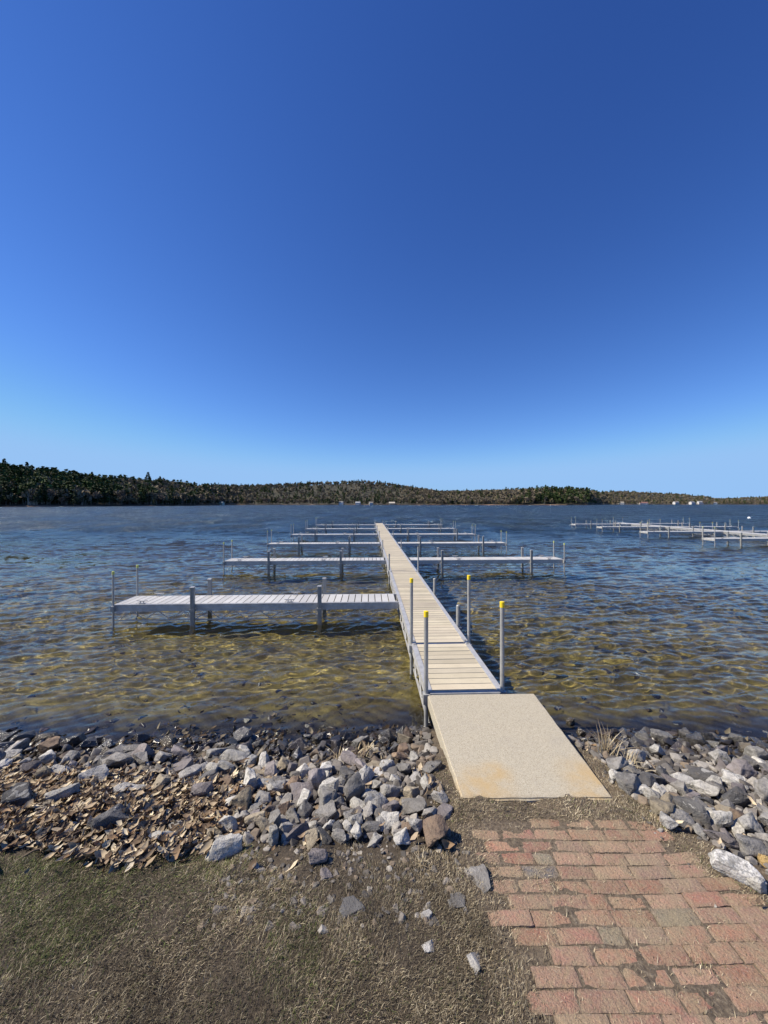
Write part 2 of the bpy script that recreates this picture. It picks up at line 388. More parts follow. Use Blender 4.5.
# ------------------------------------------------------------------ path of bricks
mb = MB(); br = random.Random(5)
pal = [(.38, .18, .115), (.34, .145, .10), (.38, .215, .14), (.41, .27, .18), (.42, .25, .18), (.36, .24, .18), (.24, .225, .165), (.45, .23, .155), (.36, .17, .13), (.40, .22, .165), (.44, .24, .17), (.40, .18, .13)]
y = 2.575; row = 0
while y > -2.4:
    pitch = .082+br.uniform(-.004, .004)
    xl = .60+.03*math.sin(row*1.3)+max(0, 2.2-y)*.16
    xr = 1.66+max(0, 2.5-y)*.55+.05*math.sin(row*2.1)
    x = xl-(.1 if row % 2 else 0)+br.uniform(-.02, .02)
    while x < xr:
        w = br.choice([.205, .212, .22, .2, .226])*(1 if br.random() > .08 else .55)
        if not (x < xl+.1 and br.random() < .12):
            c = br.choice(pal); k = br.uniform(.66, 1.0); c = (c[0]*k, c[1]*k*.98, c[2]*k*.92)
            if row == 4 and abs(x-.78) < .1: c = (.085, .10, .12)
            h = .0022*br.uniform(-1, 1)+.003*math.sin(x*5+y*3); gap = .0012+br.random()*.0016; ch = .007
            x0, x1, y0, y1 = x+gap, x+w-gap, y-pitch+gap, y-gap
            a = br.uniform(-.02, .02); cx, cy = (x0+x1)/2, (y0+y1)/2
            j = lambda: br.uniform(-.004, .004)
            P4 = [(x0+j(), y0+j()), (x1+j(), y0+j()), (x1+j(), y1+j()), (x0+j(), y1+j())]
            P4 = [(cx+(px-cx)-(py-cy)*a, cy+(py-cy)+(px-cx)*a) for px, py in P4]
            inn = [(cx+(px-cx)*(1-2*ch/w), cy+(py-cy)*(1-2*ch/pitch)) for px, py in P4]
            tl = [br.uniform(-.002, .002) for _ in range(4)]; wv = lambda q: (q[0], q[1]+.007*math.sin(q[0]*2.6+row*.35)+.004*math.sin(q[0]*7+row*.2)); P4 = [wv(q) for q in P4]; inn = [wv(q) for q in inn]
            # worn top: a small grid, rounded and ragged towards the edges, soil caught along the arrises
            nx_, ny_ = max(4, int(w/.022)), 5; base = len(mb.v); dirt = (.20, .16, .115)
            for jj in range(ny_+1):
                for ii in range(nx_+1):
                    a_, b_ = ii/nx_, jj/ny_
                    gx = (P4[0][0]*(1-a_)+P4[1][0]*a_)*(1-b_)+(P4[3][0]*(1-a_)+P4[2][0]*a_)*b_
                    gy = (P4[0][1]*(1-a_)+P4[1][1]*a_)*(1-b_)+(P4[3][1]*(1-a_)+P4[2][1]*a_)*b_
                    e_ = min(min(a_, 1-a_)*w, min(b_, 1-b_)*pitch)
                    rd = max(0, 1-e_/.008)**2*.0035
                    n_ = noise.noise(Vector((gx*26, gy*26, 3.)))
                    if e_ < .002: gx += br.uniform(-.0022, .0022); gy += br.uniform(-.0022, .0022); rd += br.random()*.002
                    k_ = min(.6, max(0, .4*max(0, 1-e_/.008)+.5*max(0, n_)*max(0, 1-e_/.03)))
                    mb.v.append((gx, gy, h+tl[0]*(1-a_)+tl[1]*a_-rd+.0016*n_)); mb.c.append(tuple(c[q]*(1-k_)+dirt[q]*k_ for q in range(3)))
            for jj in range(ny_):
                for ii in range(nx_):
                    p_ = base+jj*(nx_+1)+ii; mb.f.append((p_, p_+1, p_+nx_+2, p_+nx_+1))
            ring = [base+i for i in range(nx_+1)]+[base+j_*(nx_+1)+nx_ for j_ in range(1, ny_+1)]+[base+ny_*(nx_+1)+i for i in range(nx_-1, -1, -1)]+[base+j_*(nx_+1) for j_ in range(ny_-1, 0, -1)]
            lowb = len(mb.v)
            for q in ring: vx = mb.v[q]; mb.v.append((vx[0], vx[1], -.05)); mb.c.append(dirt)
            for q in range(len(ring)): mb.f.append((ring[q], lowb+q, lowb+(q+1) % len(ring), ring[(q+1) % len(ring)]))
        x += w
    y -= pitch; row += 1
tag(mb.build('path', M['brick'], smooth=50), kind='structure')

# ------------------------------------------------------------------ concrete slab
bm = bmesh.new()
cor = [(.553, 2.735), (1.64, 2.745), (1.665, 4.27), (.478, 4.235)]
top = [bm.verts.new((x-1.08, y-3.5, 0.0)) for x, y in cor]; bot = [bm.verts.new((x-1.08, y-3.5, -.13)) for x, y in cor]
bm.faces.new(top); bm.faces.new(bot[::-1])
for i in range(4): bm.faces.new((bot[i], bot[(i+1) % 4], top[(i+1) % 4], top[i]))
bmesh.ops.bevel(bm, geom=list(bm.edges), offset=.012, segments=3, affect='EDGES')
bmesh.ops.subdivide_edges(bm, edges=[e for e in bm.edges if e.calc_length() > .3], cuts=24, use_grid_fill=True)
for v in bm.verts:
    v.co += Vector((noise.noise(v.co*9)*.005, noise.noise(v.co*9+Vector((5, 0, 0)))*.005, noise.noise(v.co*4+Vector((0, 7, 0)))*.002))
me = bpy.data.meshes.new('concrete_slab'); bm.to_mesh(me); bm.free(); me.materials.append(M['concrete'])
slab = link(bpy.data.objects.new('concrete_slab', me)); slab.location = (1.08, 3.5, .002)
tag(slab, 'pale speckled concrete slab with rusty stains between the brick path and the long walkway', 'concrete slab')

# ------------------------------------------------------------------ docks
def truss(mbx, x, y0, y1, z0, z1, r=.009, n=None, along='y'):
    n = n or max(2, int(round((y1-y0)/.28)))
    for i in range(n):
        a = y0+(y1-y0)*i/n; b = y0+(y1-y0)*(i+1)/n; za, zb = (z1, z0) if i % 2 else (z0, z1)
        if along == 'y': mbx.tube((x, a, za), (x, b, zb), r, n=6, cap=False)
        else: mbx.tube((a, x, za), (b, x, zb), r, n=6, cap=False)
def pipe(parent, x, y, top, bot=-2.2, r=.024, capmat='yellow', name='pipe_post'):
    m = MB(); m.tube((0, 0, bot), (0, 0, top-.02), r, n=14)
    m.box(-.036, .036, -.045, .045, -.13, -.02)
    o = m.build(name, M['galv'], parent, smooth=40); o.location = (x, y, 0)
    c = MB(); c.tube((0, 0, top-.065), (0, 0, top-.003), r+.003, n=14); c.tube((0, 0, top-.003), (0, 0, top), r+.003, r-.001, n=14)
    c.build('post_cap', M[capmat], o, smooth=40)
    return o
def sqpost(parent, x, y, top, w=.04, bot=-2.2):
    m = MB(); m.box(-w, w, -w*.8, w*.8, bot, top-.02); m.box(-w-.012, w+.012, -w*.8-.012, w*.8+.012, -.15, -.10)
    for sx in (-1, 1): m.box(sx*w*.45-.004, sx*w*.45+.004, -w*.8-.006, -w*.8+.002, bot, top-.03)
    o = m.build('square_post', M['post'], parent); o.location = (x, y, 0)
    c = MB(); c.box(-w-.005, w+.005, -w*.8-.009, w*.8+.009, top-.022, top)
    c.build('post_cap', M['alu'], o, bevel=.004)
    return o
def cleat(parent, x, y):
    m = MB(); m.box(-.06, .06, -.022, .022, 0, .012)
    for s in (-1, 1): m.tube((s*.03, 0, .01), (s*.035, 0, .05), .01, n=8)
    m.tube((-.11, 0, .062), (0, 0, .052), .008, .014, n=8); m.tube((0, 0, .052), (.11, 0, .062), .014, .008, n=8)
    o = m.build('cleat', M['alu'], parent, smooth=40); o.location = (x, y, .004)
def make_finger(sgn, p1, p2, Lf, htop):
    """finger dock, joint at local x=0, running to sgn*Lf; width along y"""
    root = empty('finger_dock'); W = .365
    m = MB(); x = .06; r = random.Random(11)
    while x < Lf-.05:
        k = r.uniform(.86, 1.03); x0, x1 = x+.009, min(x+.148, Lf-.045)-.009
        a, b = sorted((sgn*x0, sgn*x1)); m.box(a, b, -W+.022, W-.022, -.03, 0.0+r.uniform(-.001, .001), (k, k, k)); x += .148
    m.build('deck', M['deck_pale'], root)
    for sy in (-1, 1):
        f = MB(); a, b = sorted((0, sgn*Lf)); y0 = sy*W
        f.box(a, b, y0-.02, y0+.02, -.142, -.002)
        for z in (-.137, -.075, -.014): f.box(a+.003, b-.003, y0-.026 if sy < 0 else y0+.012, y0-.012 if sy < 0 else y0+.026, z-.009, z+.009)
        f.build('side_frame', M['alu'], root)
        t = MB(); truss(t, y0, a+.1, b-.1, -.325, -.145, .008, along='x', n=22)
        t.box(a+.08, b-.08, y0-.011, y0+.011, -.345, -.325); t.build('truss', M['alu'], root)
    e = MB(); a, b = sorted((sgn*(Lf-.04), sgn*(Lf+.004))); e.box(a, b, -W+.021, W-.021, -.14, -.003)
    for i in range(1, 6):
        xx = sgn*Lf*i/6; e.box(xx-.02, xx+.02, -W+.021, W-.021, -.11, -.034)
    e.build('cross_beam', M['alu'], root)
    for sy in (-1, 1):
        sqpost(root, sgn*p1, sy*(W+.072), .37); sqpost(root, sgn*p2, sy*(W+.072), .37)
        o = pipe(root, sgn*(Lf-.01), sy*(W+.052), htop, capmat='lime', r=.022)
        cleat(root, sgn*(p1+.65), sy*(W-.03)); cleat(root, sgn*(Lf-.55), sy*(W-.03))
    return root
def make_walkway(length, hw, start_seams, pipes, short, dname='walkway_dock', deckm='deck_beige'):
    root = empty(dname)
    seams = start_seams+[length]; y0 = 0; r = random.Random(2)
    for s in seams:
        m = MB(); n = max(1, int(round((s-y0-.06)/.142))); p = (s-y0-.06)/n
        for i in range(n):
            k = r.uniform(.78, 1.06); a = y0+.03+i*p
            m.box(-hw+.048, hw-.048, a+.006, a+p-.006, -.035, -.004+r.uniform(-.001, .001), (k, k*r.uniform(.985, 1.01), k*r.uniform(.96, 1.0)))
        m.build('deck_section', M[deckm], root)
        b = MB(); b.box(-hw+.047, hw-.047, s-.026, s+.026 if s < length else s+.004, -.13, -.012); b.build('cross_beam', M['alu'], root)
        if s < length:
            for sx in (-1, 1):
                pl_ = MB()
                pl_.box(sx*(hw-.02)-.022, sx*(hw-.02)+.022, s-.09, s+.09, .004, .010)
                for q_ in (-.06, .06): pl_.tube((sx*(hw-.02), s+q_, .008), (sx*(hw-.02), s+q_, .02), .010, n=6)
                pl_.build('hinge_plate', M['post'], root)
        y0 = s
    b = MB(); b.box(-hw+.02, hw-.02, -.045, .026, -.12, -.010); b.box(-hw+.03, hw-.03, -.06, -.045, -.075, -.02)
    b.build('end_beam', M['post'], root)
    for sx in (-1, 1):
        y0 = 0
        for s in seams:
            f = MB(); x0 = sx*hw
            f.box(x0-.022 if sx < 0 else x0-.046, x0+.046 if sx < 0 else x0+.022, y0+.004, s-.004, -.03, .004)
            f.box(min(x0, x0-sx*.03), max(x0, x0-sx*.03), y0+.004, s-.004, -.15, -.031)
            for z in (-.058, -.095, -.135): f.box(min(x0+sx*.014, x0-sx*.002), max(x0+sx*.014, x0-sx*.002), y0+.006, s-.006, z-.008, z+.008)
            f.build('side_rail', M['alu'], root)
            t = MB(); truss(t, x0-sx*.012, y0+.05, s-.05, -.37, -.152, .009)
            t.box(x0-sx*.012-.013, x0-sx*.012+.013, y0+.03, s-.03, -.395, -.37); t.build('truss', M['alu'], root)
            y0 = s
    for (sx, yy, h) in pipes: pipe(root, sx*(hw+.022), yy, h)
    for (sx, yy) in short:
        m = MB(); m.tube((0, 0, -2), (0, 0, .33), .036, n=12); m.tube((0, 0, .33), (0, 0, .345), .036, .026, n=12)
        m.box(-.05, .05, -.05, .05, -.13, -.04)
        o = m.build('short_post', M['post'], root, smooth=40); o.location = (sx*(hw+.06), yy, 0)
    return root
TH = .039
seams = [1.49+6.1*i for i in range(0, 6)]
pipes = [(-1, .0, .90), (1, .03, .99), (-1, 1.49, .98), (1, 1.49, 1.02)]
dock = make_walkway(38.15, .415, seams, pipes+[(-1, 7.9, .52), (1, 7.5, .78)]+[(s, q, .42) for q in (13.7, 19.8, 25.9, 32.0, 38.0) for s in (-1, 1)], [(1, 2.35), (1, 4.75)])
# only the four shore-end posts wear bright caps; the rest of the pipes wear plain metal ones
for c in [ch for ch in dock.children if ch.name.startswith('pipe_post')]:
    if c.location.y > 3:
        for k in c.children: k.data.materials[0] = M['galv']
dock.location = (.909, 4.335, 0); dock.rotation_euler = (0, 0, TH)
tag(dock, 'long narrow beige boarded walkway running from the concrete slab out into the lake', 'dock')
def from_dock(lx, ly):
    c, s = math.cos(TH), math.sin(TH); return (.909+c*lx-s*ly, 4.335+s*lx+c*ly, 0)
fl = make_finger(-1, 1.68, 4.32, 5.96, .70); fr_ = make_finger(1, 1.22, 4.6, 5.88, .62)
ordn = ['first', 'second', 'third', 'fourth', 'fifth', 'sixth']
for k in range(6):
    o = fl if k == 0 else copy_tree(fl)
    o.location = from_dock(-.44, 4.33+6.1*k); o.rotation_euler = (0, 0, TH+random.uniform(-.004, .004))
    lab = ['nearest pale boarded finger dock, first from the shore left of the walkway',
           'second finger dock from the shore on the left side of the long walkway',
           'third finger dock from the shore on the left side of the long walkway',
           'fourth finger dock from the shore on the left side of the long walkway',
           'fifth finger dock from the shore, last but one left of the walkway',
           'farthest finger dock at the outer end, left of the long walkway'][k]
    tag(o, lab, 'finger dock', 'finger docks branching off the long walkway')
for k in range(1, 6):
    o = fr_ if k == 1 else copy_tree(fr_)
    o.location = from_dock(.44, 4.33+6.1*k); o.rotation_euler = (0, 0, TH+random.uniform(-.004, .004))
    lab = ['', 'nearest finger dock on the right side of the long walkway',
           'second nearest finger dock on the right side of the long walkway',
           'middle one of the five finger docks right of the long walkway',
           'last but one finger dock on the right side of the long walkway',
           'farthest finger dock at the outer end, right of the long walkway'][k]
    tag(o, lab, 'finger dock', 'finger docks branching off the long walkway')
# second marina dock to the right
d2 = make_walkway(36., .5, [6.0, 12., 18., 24., 30.], [(s, q, .62) for q in (6, 12, 18, 24, 30, 35.9) for s in (-1, 1)], [], deckm='deck_pale')
d2.location = (26.45, 7.6, 0)
tag(d2, 'distant pale walkway of the second dock group, off to the right', 'dock')
for k in range(4):
    o = copy_tree(fl); o.location = (25.92, [23.9, 29.8, 35.9, 40.8][k], 0)
    tag(o, ['nearest left-pointing finger dock of the distant dock group on the right',
            'second nearest left-pointing finger dock of the distant right dock group',
            'third nearest left-pointing finger dock of the distant right dock group',
            'farthest left-pointing finger dock of the distant right dock group'][k], 'finger dock', 'finger docks of the distant dock group')
for k in range(3):
    o = copy_tree(fr_); o.location = (26.98, [29.8, 35.9, 41.6][k], 0)
    tag(o, ['nearest right-pointing finger dock of the distant dock group, cut by the picture edge',
            'middle right-pointing finger dock of the distant dock group on the right',
            'farthest right-pointing finger dock of the distant dock group on the right'][k], 'finger dock', 'finger docks of the distant dock group')
for o in scene.objects:
    if o.type == 'MESH' and o.parent is not None and o.name.split('.')[0] in ('pipe_post', 'square_post', 'short_post'): pass

# mooring buoy
bu = empty('mooring_buoy', (64.5, 68, WZ))
m = MB()
prof = [(.0, -.15), (.16, -.1), (.24, .02), (.25, .12), (.18, .24), (.07, .3), (.0, .31)]
for i in range(len(prof)-1):
    (r0, z0), (r1, z1) = prof[i], prof[i+1]; m.tube((0, 0, z0), (0, 0, z1), max(r0, .001), max(r1, .001), n=16, cap=False)
m.build('float', M['white_paint'], bu, smooth=50)
m = MB(); m.tube((0, 0, .29), (0, 0, .37), .012, n=8); m.tube((-.04, 0, .37), (.04, 0, .37), .012, n=8); m.build('ring', M['galv'], bu)
tag(bu, 'small white mooring buoy floating beyond the distant docks at far right', 'buoy')

# ------------------------------------------------------------------ rocks
def rock_mesh(seed, angular=.5):
    r = random.Random(seed); bm = bmesh.new()
    for i in range(r.choice([11, 13, 15, 18])):
        v = Vector((r.gauss(0, 1), r.gauss(0, 1), r.gauss(0, 1))).normalized()
        p = 1.0 if r.random() < angular else .5
        v = Vector([math.copysign(abs(c)**(.62), c) for c in v])*r.uniform(.8, 1.0)
        bm.verts.new(v)
    h = bmesh.ops.convex_hull(bm, input=list(bm.verts))
    bmesh.ops.delete(bm, geom=[v for v in bm.verts if not v.link_faces], context='VERTS')
    bmesh.ops.dissolve_limit(bm, angle_limit=R(14), verts=list(bm.verts), edges=list(bm.edges))
    bmesh.ops.bevel(bm, geom=list(bm.edges), offset=r.uniform(.05, .12) if seed % 3 else r.uniform(.16, .26), segments=2 if seed % 3 else 3, affect='EDGES', profile=.6, clamp_overlap=True)
    bmesh.ops.triangulate(bm, faces=list(bm.faces))
    for it in range(3):
        es = [e for e in bm.edges if e.calc_length() > .24]
        if not es: break
        bmesh.ops.subdivide_edges(bm, edges=es, cuts=1)
        bmesh.ops.triangulate(bm, faces=[f for f in bm.faces if len(f.verts) > 3])
    off = Vector((seed*3.1, seed*1.7, 0)); bm.normal_update()
    for v in bm.verts:
        v.co += v.normal*(noise.noise(v.co*1.6+off)*.10+noise.noise(v.co*4.2+off)*.055+noise.noise(v.co*9+off)*.025)
    me = bpy.data.meshes.new('rock'); bm.to_mesh(me); bm.free()
    me.materials.append(RM['grey'])
    for p in me.polygons: p.use_smooth = True
    me.set_sharp_from_angle(angle=R(28))
    return me
RB = [rock_mesh(100+i) for i in range(26)]
placed = []      # (x, y, radius)
def put_rock(x, y, sx, sy, sz, kind, rz=0, tilt=(0, 0), shape=None, dz=0., name='rock'):
    o = bpy.data.objects.new(name, RB[shape if shape is not None else random.randrange(len(RB))])
    link(o); o.material_slots[0].link = 'OBJECT'; o.material_slots[0].material = RM[kind]
    o.scale = (sx, sy, sz); o.rotation_euler = (tilt[0], tilt[1], rz)
    o.location = (x, y, gz1(x, y)+sz*.45+dz); placed.append((x, y, (sx+sy)/2)); return o
def px(xp, yp, z=0.0):
    """site survey: spot on the plane at height z read from the photograph"""
    d = (2.1-z)*385/(yp-504); return ((xp-384)/385*d, d)
# prominent stones: px, py (centre), half-sizes m, kind, rz, shape, label, short name
big = [
 (58, 797, .150, .075, .065, 'pale', .55, 'long pale block of stone lying aslant among the leaves at far left', 'the pale aslant block at far left'),
 (92, 778, .115, .075, .085, 'pale', .6, 'pale upright slanting block near the water at far left', 'the pale slanting block near the water'),
 (128, 792, .115, .06, .06, 'pale', .2, 'pale blue-grey flat topped stone left of the middle of the bank', 'the blue-grey flat topped stone'),
 (20, 800, .10, .09, .10, 'slate', .2, 'black dull boulder beside the pale aslant block at far left', 'the black boulder at far left'),
 (108, 822, .13, .09, .085, 'slate', .7, 'large dark wedge stone with a rusty face among the leaves', 'the dark wedge stone'),
 (22, 762, .09, .05, .05, 'slate', .8, 'wet black pointed stone at the far left waterline', 'the wet black pointed stone'),
 (42, 777, .06, .05, .06, 'tan', .9, 'small cream stone between dark slabs at far left', 'the small cream stone'),
 (130, 758, .085, .05, .04, 'grey', .1, 'grey flat stone just above the wet strip on the left bank', 'the flat stone by the wet strip'),
 (190, 776, .10, .075, .07, 'grey', .7, 'grey slanting stone in the left part of the bank', 'the slanting grey stone'),
 (202, 794, .085, .07, .06, 'purple', .1, 'smooth grey loaf shaped stone in the left of the pile', 'the loaf shaped stone'),
 (243, 804, .085, .075, .08, 'tan', .0, 'brownish flat topped boulder left of the middle of the pile', 'the brown flat topped boulder'),
 (228, 826, .065, .06, .07, 'pale', .3, 'pale lilac stone at the lower left of the pile', 'the pale lilac stone'),
 (225, 850, .12, .05, .055, 'pale', .6, 'long pale wedge stone at the lower edge of the pile', 'the long pale wedge'),
 (302, 791, .10, .085, .085, 'purple', .4, 'purplish angular boulder in the middle of the left pile', 'the purplish angular boulder'),
 (326, 802, .09, .085, .09, 'grey', .9, 'dark grey pyramid shaped stone in the middle of the pile', 'the pyramid shaped stone'),
 (354, 792, .085, .075, .11, 'grey', .2, 'tall grey angular boulder left of the slab', 'the tall grey boulder'),
 (388, 768, .075, .06, .06, 'white', .1, 'white angular stone left of the slab near its top', 'the white angular stone by the slab'),
 (325, 772, .07, .05, .06, 'white', .3, 'whitish stone above the middle of the pile', 'the whitish stone above the pile'),
 (391, 792, .08, .07, .095, 'grey', .3, 'upright triangular grey stone close beside the slab', 'the triangular stone beside the slab'),
 (406, 806, .048, .045, .045, 'tan', .1, 'round greenish tan cobble close beside the slab', 'the round tan cobble'),
 (417, 827, .065, .055, .06, 'white', .5, 'bright white boulder near the lower left corner of the slab', 'the bright white boulder'),
 (401, 840, .075, .05, .04, 'pale', .2, 'pale flat stone leaning on the bright white boulder', 'the pale flat stone'),
 (330, 827, .055, .045, .05, 'white', .7, 'whitish pitted stone in the lower middle of the pile', 'the whitish pitted stone'),
 (318, 858, .06, .045, .045, 'purple', .1, 'smooth oval purplish stone at the lower edge of the pile', 'the smooth oval stone'),
 (326, 871, .035, .045, .04, 'purple', .6, 'smaller oval purplish stone below the smooth oval stone', 'the smaller oval stone'),
 (405, 742, .085, .07, .085, 'tan', .1, 'olive tan boulder by the water against the slab', 'the olive tan boulder'),
 (308, 737, .05, .03, .02, 'white', .0, 'small white flat stone lying in the shallows', 'the white stone in the shallows'),
 (278, 783, .07, .05, .05, 'grey', .2, 'grey stone above the centre of the left pile', 'the grey stone above centre'),
 (256, 776, .08, .05, .05, 'tan', .1, 'cream topped flat stone above the brown boulder', 'the cream topped flat stone'),
 (352, 903, .075, .05, .035, 'slate', .1, 'dark blue-grey stone half sunk in the dry grass', 'the sunk dark stone'),
 (428, 943, .035, .035, .03, 'white', .2, 'small white crystalline stone in the dry grass', 'the white stone in the grass'),
 (478, 958, .05, .045, .03, 'pale', .5, 'pale split stone in the grass beside the brick path', 'the pale split stone'),
 (455, 898, .055, .05, .02, 'grey', .1, 'flat grey stone sunk in soil left of the bricks', 'the flat sunk stone'),
 (478, 878, .09, .08, .02, 'grey', .3, 'wide flat grey stone sunk level beside the brick path edge', 'the wide sunk flat stone'),
 (426, 912, .035, .03, .03, 'white', .3, 'small whitish stone in grass above the white crystalline stone', 'the small whitish stone'),
 # right bank
 (571, 723, .055, .05, .045, 'tan', .5, 'upper tan block wedged against the right edge of the slab', 'the upper tan block'),
 (581, 734, .055, .05, .045, 'tan', .4, 'lower tan block wedged against the right edge of the slab', 'the lower tan block'),
 (590, 742, .05, .045, .045, 'slate', .1, 'wet black stone beside the tan blocks right of the slab', 'the wet black stone by the slab'),
 (700, 779, .135, .075, .06, 'slate', -.15, 'wide dark layered flat boulder on the right bank', 'the wide layered boulder'),
 (735, 779, .085, .065, .08, 'white', -.3, 'bright white squarish block in the right pile', 'the white squarish block'),
 (747, 764, .10, .07, .06, 'grey', -.2, 'grey rounded slab behind the white squarish block', 'the grey rounded slab'),
 (736, 800, .10, .06, .07, 'slate', -.1, 'brownish dark block under the white squarish block', 'the dark block below it'),
 (765, 793, .07, .07, .10, 'grey', 1.2, 'upright grey boulder at the right picture edge', 'the upright boulder at the edge'),
 (683, 783, .10, .06, .04, 'pale', -.4, 'white veined grey stone left of the wide layered boulder', 'the white veined stone'),
 (718, 818, .085, .075, .07, 'pale', .1, 'pale rounded granite boulder in the middle of the right pile', 'the pale rounded boulder'),
 (690, 812, .11, .045, .075, 'slate', -1.0, 'blue-grey leaning slab in the right pile', 'the leaning blue-grey slab'),
 (670, 824, .065, .06, .055, 'white', -.4, 'white faced stone at the upper right corner of the bricks', 'the white faced stone by the bricks'),
 (748, 826, .10, .075, .07, 'pale', -.2, 'large pale veined boulder at the right edge of the pile', 'the large pale veined boulder'),
 (722, 840, .12, .07, .05, 'purple', -.5, 'flat purplish slab below the pale rounded boulder', 'the flat purplish slab'),
 (752, 849, .085, .07, .06, 'grey', -.2, 'rounded grey boulder just above the long white boulder', 'the rounded grey boulder'),
 (738, 871, .135, .065, .055, 'white', -.55, 'long bright white boulder lying against the brick path', 'the long white boulder'),
 (767, 862, .045, .04, .035, 'yellow', .2, 'small orange-yellow cobble at the right picture edge', 'the orange-yellow cobble'),
 (757, 884, .045, .04, .04, 'pale', .2, 'greenish grey stone at the tip of the long white boulder', 'the greenish stone'),
 (644, 755, .07, .045, .03, 'pale', .1, 'pale flat stone at the top left of the right pile', 'the pale flat stone on the right'),
 (764, 748, .085, .055, .06, 'grey', -.3, 'grey boulder near the water at the right picture edge', 'the grey boulder near the water'),
 (645, 791, .045, .03, .025, 'pale', .1, 'pale flat stone half buried in dirt right of the slab', 'the half buried pale stone'),
]
big_pts = []
for i, (xp, yp, sx, sy, sz, kind, rz, lab, short) in enumerate(big):
    x, y = px(xp, yp, 0)
    for _ in range(6): x, y = px(xp, yp, gz1(x, y)+sz*.5)
    sunk = yp >= 870 and xp < 520
    o = put_rock(x, y, sx*1.12, sy*1.12, sz*(.7 if sunk else 1.1), kind, rz, (random.uniform(-.2, .2), random.uniform(-.2, .2)), shape=i % len(RB), dz=.012 if not sunk else -sz*.38)
    tag(o, lab, 'rock', 'large stones along the bank'); big_pts.append((x, y, short))
# the rest of the rubble
def density(x, y):
    """how much rubble lies here, 0..1"""
    yw = shore_y(x)
    if x < .45:
        lo = 2.42 if x > -1.3 else 2.42+(-1.3-x)*.22
        hi = yw-.02
        if y < lo or y > hi or x < -7.5: return 0
        d = 1.0
        if x < -1.2: d = .05+.95*sstep((y-3.02-.05*(-1.2-x))/.35)
        if x > .2 and y < 2.9: d = .3
        return float(d)
    if x > 1.72:
        edge = 1.95+(2.45-y)*.45 if y < 3.0 else 1.72+.25*max(0, 3.6-y)
        if x < edge+.03 or y > yw+.10 or y < 1.2 or x > 8: return 0
        if x < 2.35 and y > 3.2: return .45
        return 1.0
    return 0
cand = []
rr = random.Random(42); tries = 0
sizes = [(.10, 45), (.08, 170), (.062, 560), (.046, 1000), (.034, 1200)]
def clear(x, y, r, k):
    for (a, b, c) in placed:
        if (x-a)**2+(y-b)**2 < ((r+c)*k)**2: return False
    return True
small = []
ntag = 0; cells = {}
kinds = ['grey']*9+['purple']*5+['pale']*9+['slate']*4+['tan']*3+['rust']*2+['white']*1
nm = {'grey': 'grey', 'purple': 'purplish grey', 'pale': 'pale', 'slate': 'dark', 'tan': 'tan', 'rust': 'brown', 'white': 'white'}
for (s0, n) in sizes:
    for _ in range(n*6):
        x = rr.uniform(-4.8, 5.2); y = rr.uniform(1.3, 4.55)
        dn = density(x, y)
        if rr.random() > dn: continue
        r = s0*rr.uniform(.8, 1.3)
        if not clear(x, y, r, .58 if s0 > .05 else .48): continue
        placed.append((x, y, r)); small.append((x, y, r, rr.choice(kinds)))
        n -= 1
        if n <= 0: break
def vis(x, y): return abs(x) < y*1.02 and y > 1.55
small.sort(key=lambda t: -t[2]/t[1]*(1 if vis(t[0], t[1]) else .01))
budget = 300-len(big)
def near_big(x, y):
    return min(big_pts, key=lambda b: (b[0]-x)**2+(b[1]-y)**2)
for (x, y, r, k) in small[:budget]:
    pl = len(placed); el = rr.uniform(.7, 1.15); o = put_rock(x, y, r*rr.uniform(.95, 1.4), r*rr.uniform(.7, 1.05), r*rr.uniform(.55, .95), k, rr.uniform(0, 6.28), (rr.uniform(-.45, .45), rr.uniform(-.45, .45)), dz=rr.uniform(-.01, .025))
    placed.pop()
    b = near_big(x, y); dx, dy = x-b[0], y-b[1]; dd = math.hypot(dx, dy)
    if abs(dx) > abs(dy): rel = 'left of' if dx < 0 else 'right of'
    else: rel = 'behind' if dy > 0 else 'in front of'
    sc = o.scale; shp = 'flat' if sc[2] < .6*sc[0] else ('blocky' if sc[0] < 1.25*sc[1] else 'long')
    sz = 'large' if r > .085 else ('medium' if r > .06 else 'small')
    pre = 'just ' if dd < .2 else ''
    lab = '%s %s %s stone %s%s %s' % (sz, shp, nm[k], pre, rel, b[2])
    tag(o, ' '.join(lab.split()[:16]), 'rock', 'rubble stones along the bank')
